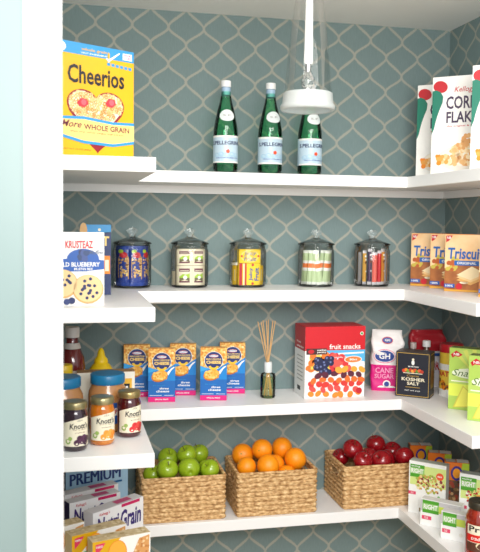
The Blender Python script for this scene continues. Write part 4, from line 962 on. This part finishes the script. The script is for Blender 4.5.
def art_low(a):
    a.rect(.0, 1, .55, .98, M('c8c4c6', .42), .8); a.rect(.45, 1, .55, .82, M('c9dc58', .42), 1); a.rect(.05, .46, .50, .98, M('4f9f2c', .42), 2); a.rect(.05, .46, .62, .86, M('8cc46a', .42), 3); a.text('RIGHT', .08, .43, .64, .83, I['white'], 4, .03)
    a.rect(.04, .28, .24, .38, M('e2486a', .42), 3); a.text('OZ', .1, .2, .27, .35, I['white'], 4); a.ell(.6, .25, .06, M('e8e4da', .42), 2)
for fl, w, lab in (((.861, -.364), .125, 'low white box with green label standing in front of the tall granola box'), ((.874, -.474), .100, 'low white box with green label nearest the shelf edge, left of the sauce jar')):
    carton('snack_bar_box', fl, -45, w, .034, .082, ZD, M('f3f3ef', .42), lab, 'food box', dict(top=M('dcdad8', .45)), dict(front=art_low), ERG)
def art_org(a):
    O = M('f07c1c', .42); a.rect(0, 1, .66, 1, O, 1); a.poly([(.62, .66), (1, .66), (1, 1), (.72, 1)], M('b8d23a', .42), 2)
    a.rect(0, 1, .2, .66, M('6a4a34', .45), 1); a.blobs(60, (.05, .95, .22, .64), .05, .09, [M('a8432c', .5), M('8a6a40', .5), M('c9a070', .5), M('4a3a2e', .5)], 2, 4)
    a.rect(0, 1, .10, .22, M('f2b42c', .42), 3); a.rect(0, 1, 0, .10, M('4a3a6a', .42), 3)
    a.ring(.50, .80, .24, M('3a2f8a', .42), 4, th=.35, rv=.14); a.ell(.50, .80, .16, M('f6a020', .42), 4.5, rv=.095)
def top_org(a):
    a.rect(.50, .98, .05, .95, M('e8e4e2', .42), 4); a.rect(.05, .45, .1, .9, M('c9c2b4', .42), 4)
OG = 'orange and green boxes along the right wall'
for fl, ang, lab in (((.9565, -.079), -14, 'orange and green box with a purple ring, farthest back beside the red apples'), ((.966, -.195), -25, 'orange and green box with a purple ring, middle of its row of three'),
                     ((.973, -.298), -25, 'orange and green box with a purple ring, nearest the front of its row of three')):
    carton('rice_mix_box', fl, ang, .076, .040, .170 if ang < -20 else .162, ZD, M('e87a20', .42), lab, 'food box', dict(left=M('6a4630', .45), top=M('d86c24', .45)), dict(front=art_org, top=top_org), OG)

# sauce jar
sj = thing('pasta_sauce_jar', (.921, -.612, ZD), 'glass jar of red pasta sauce at the right edge of the lowest shelf', 'jar', rz=R(-14))
sauce = ramp_mat('tomato_sauce', [(.35, '7e1a0c'), (.65, 'a8301a')], 40, .12, coat=1)
MB().lathe([(.034, .0006), (.039, .004), (.0405, .012), (.0405, .105), (.039, .118), (.031, .133), (.0285, .138), (.0285, .142)], sauce, 48).build('filled_jar', sj)
MB().lathe([(.0325, .140), (.0335, .142), (.0335, .156), (.0315, .160), (.025, .1605)], M('4a4438', .35, .6), 48).build('lid', sj)
mb = MB(); a = Art(mb, *cyl_fn(.0408, .026, .100, -1.2, 1.5)); a.rect(0, 1, 0, 1, M('f1e6cc', .5), 1, 18); a.text('Prego', .06, .80, .68, .97, I['black'], 3, .02); a.rect(0, 1, .36, .64, M('d8241c', .4), 2, 18)
a.text('traditional', .12, .7, .44, .58, I['white'], 3, .01, .2); a.rect(0, 1, 0, .34, M('5a3222', .5), 2, 18); a.ell(.45, .24, .2, M('e8d8b0', .5), 3, rv=.16); a.ell(.45, .24, .1, M('8a6a48', .5), 4, rv=.08); mb.build('label', sj)

# ------------------------------------------------------------------ camera
cam = bpy.data.cameras.new('camera'); co = bpy.data.objects.new('camera', cam); COL.objects.link(co); SC.camera = co
cx, cy, cz, yaw, pitch, roll, f = -.21672, -2.54811, 1.50445, .22295, -.06683, .01183, 781.135
F = Vector((sin(yaw)*cos(pitch), cos(yaw)*cos(pitch), sin(pitch))); Rv = Vector((cos(yaw), -sin(yaw), 0)); U = Rv.cross(F)
R2 = Rv*cos(roll)+U*sin(roll); U2 = -Rv*sin(roll)+U*cos(roll)
mw = Matrix.Identity(4)
for i in range(3): mw[i][0] = R2[i]; mw[i][1] = U2[i]; mw[i][2] = -F[i]
mw[0][3], mw[1][3], mw[2][3] = cx, cy, cz
co.matrix_world = mw
cam.sensor_fit = 'HORIZONTAL'; cam.sensor_width = 36; cam.lens = f*36/480; cam.clip_start = .05
cam.dof.use_dof = True; cam.dof.focus_distance = 2.35; cam.dof.aperture_fstop = 5.6

# ------------------------------------------------------------------ light: soft key behind the camera, pantry light, added ceiling fill, sky
def area(name, loc, target, sx, sy, power, col=(1, 1, 1)):
    l = bpy.data.lights.new(name, 'AREA'); l.shape = 'RECTANGLE'; l.size = sx; l.size_y = sy; l.energy = power; l.color = col
    o = bpy.data.objects.new(name, l); COL.objects.link(o); o.location = loc
    o.rotation_euler = (Vector(target)-Vector(loc)).to_track_quat('-Z', 'Y').to_euler(); return o
area('room_ceiling_light', (-.40, -4.3, 3.1), (.45, 0, 1.25), 2.0, 1.6, 125, (1, .985, .965))
area('pantry_ceiling_light', (.38, -1.12, 2.17), (.42, -.75, .6), .8, .25, 9.5, (1, .985, .96))
area('added_ceiling_fill', (.15, -2.5, 1.75), (.35, -1.2, 2.9), 1.0, .6, 30, (1, .99, .97))  # unseen upward fill, added to brighten the ceiling and upper walls
w = bpy.data.worlds.new('world'); SC.world = w; w.use_nodes = True
bg = w.node_tree.nodes['Background']; bg.inputs['Color'].default_value = (.93, .97, 1, 1); bg.inputs['Strength'].default_value = 1.25
vs_ = SC.view_settings; vs_.view_transform = 'Standard'; vs_.look = 'None'; vs_.gamma = 1; vs_.use_curve_mapping = False; vs_.exposure = -.22
SC.cycles.transparent_max_bounces = 32; SC.cycles.max_bounces = 10
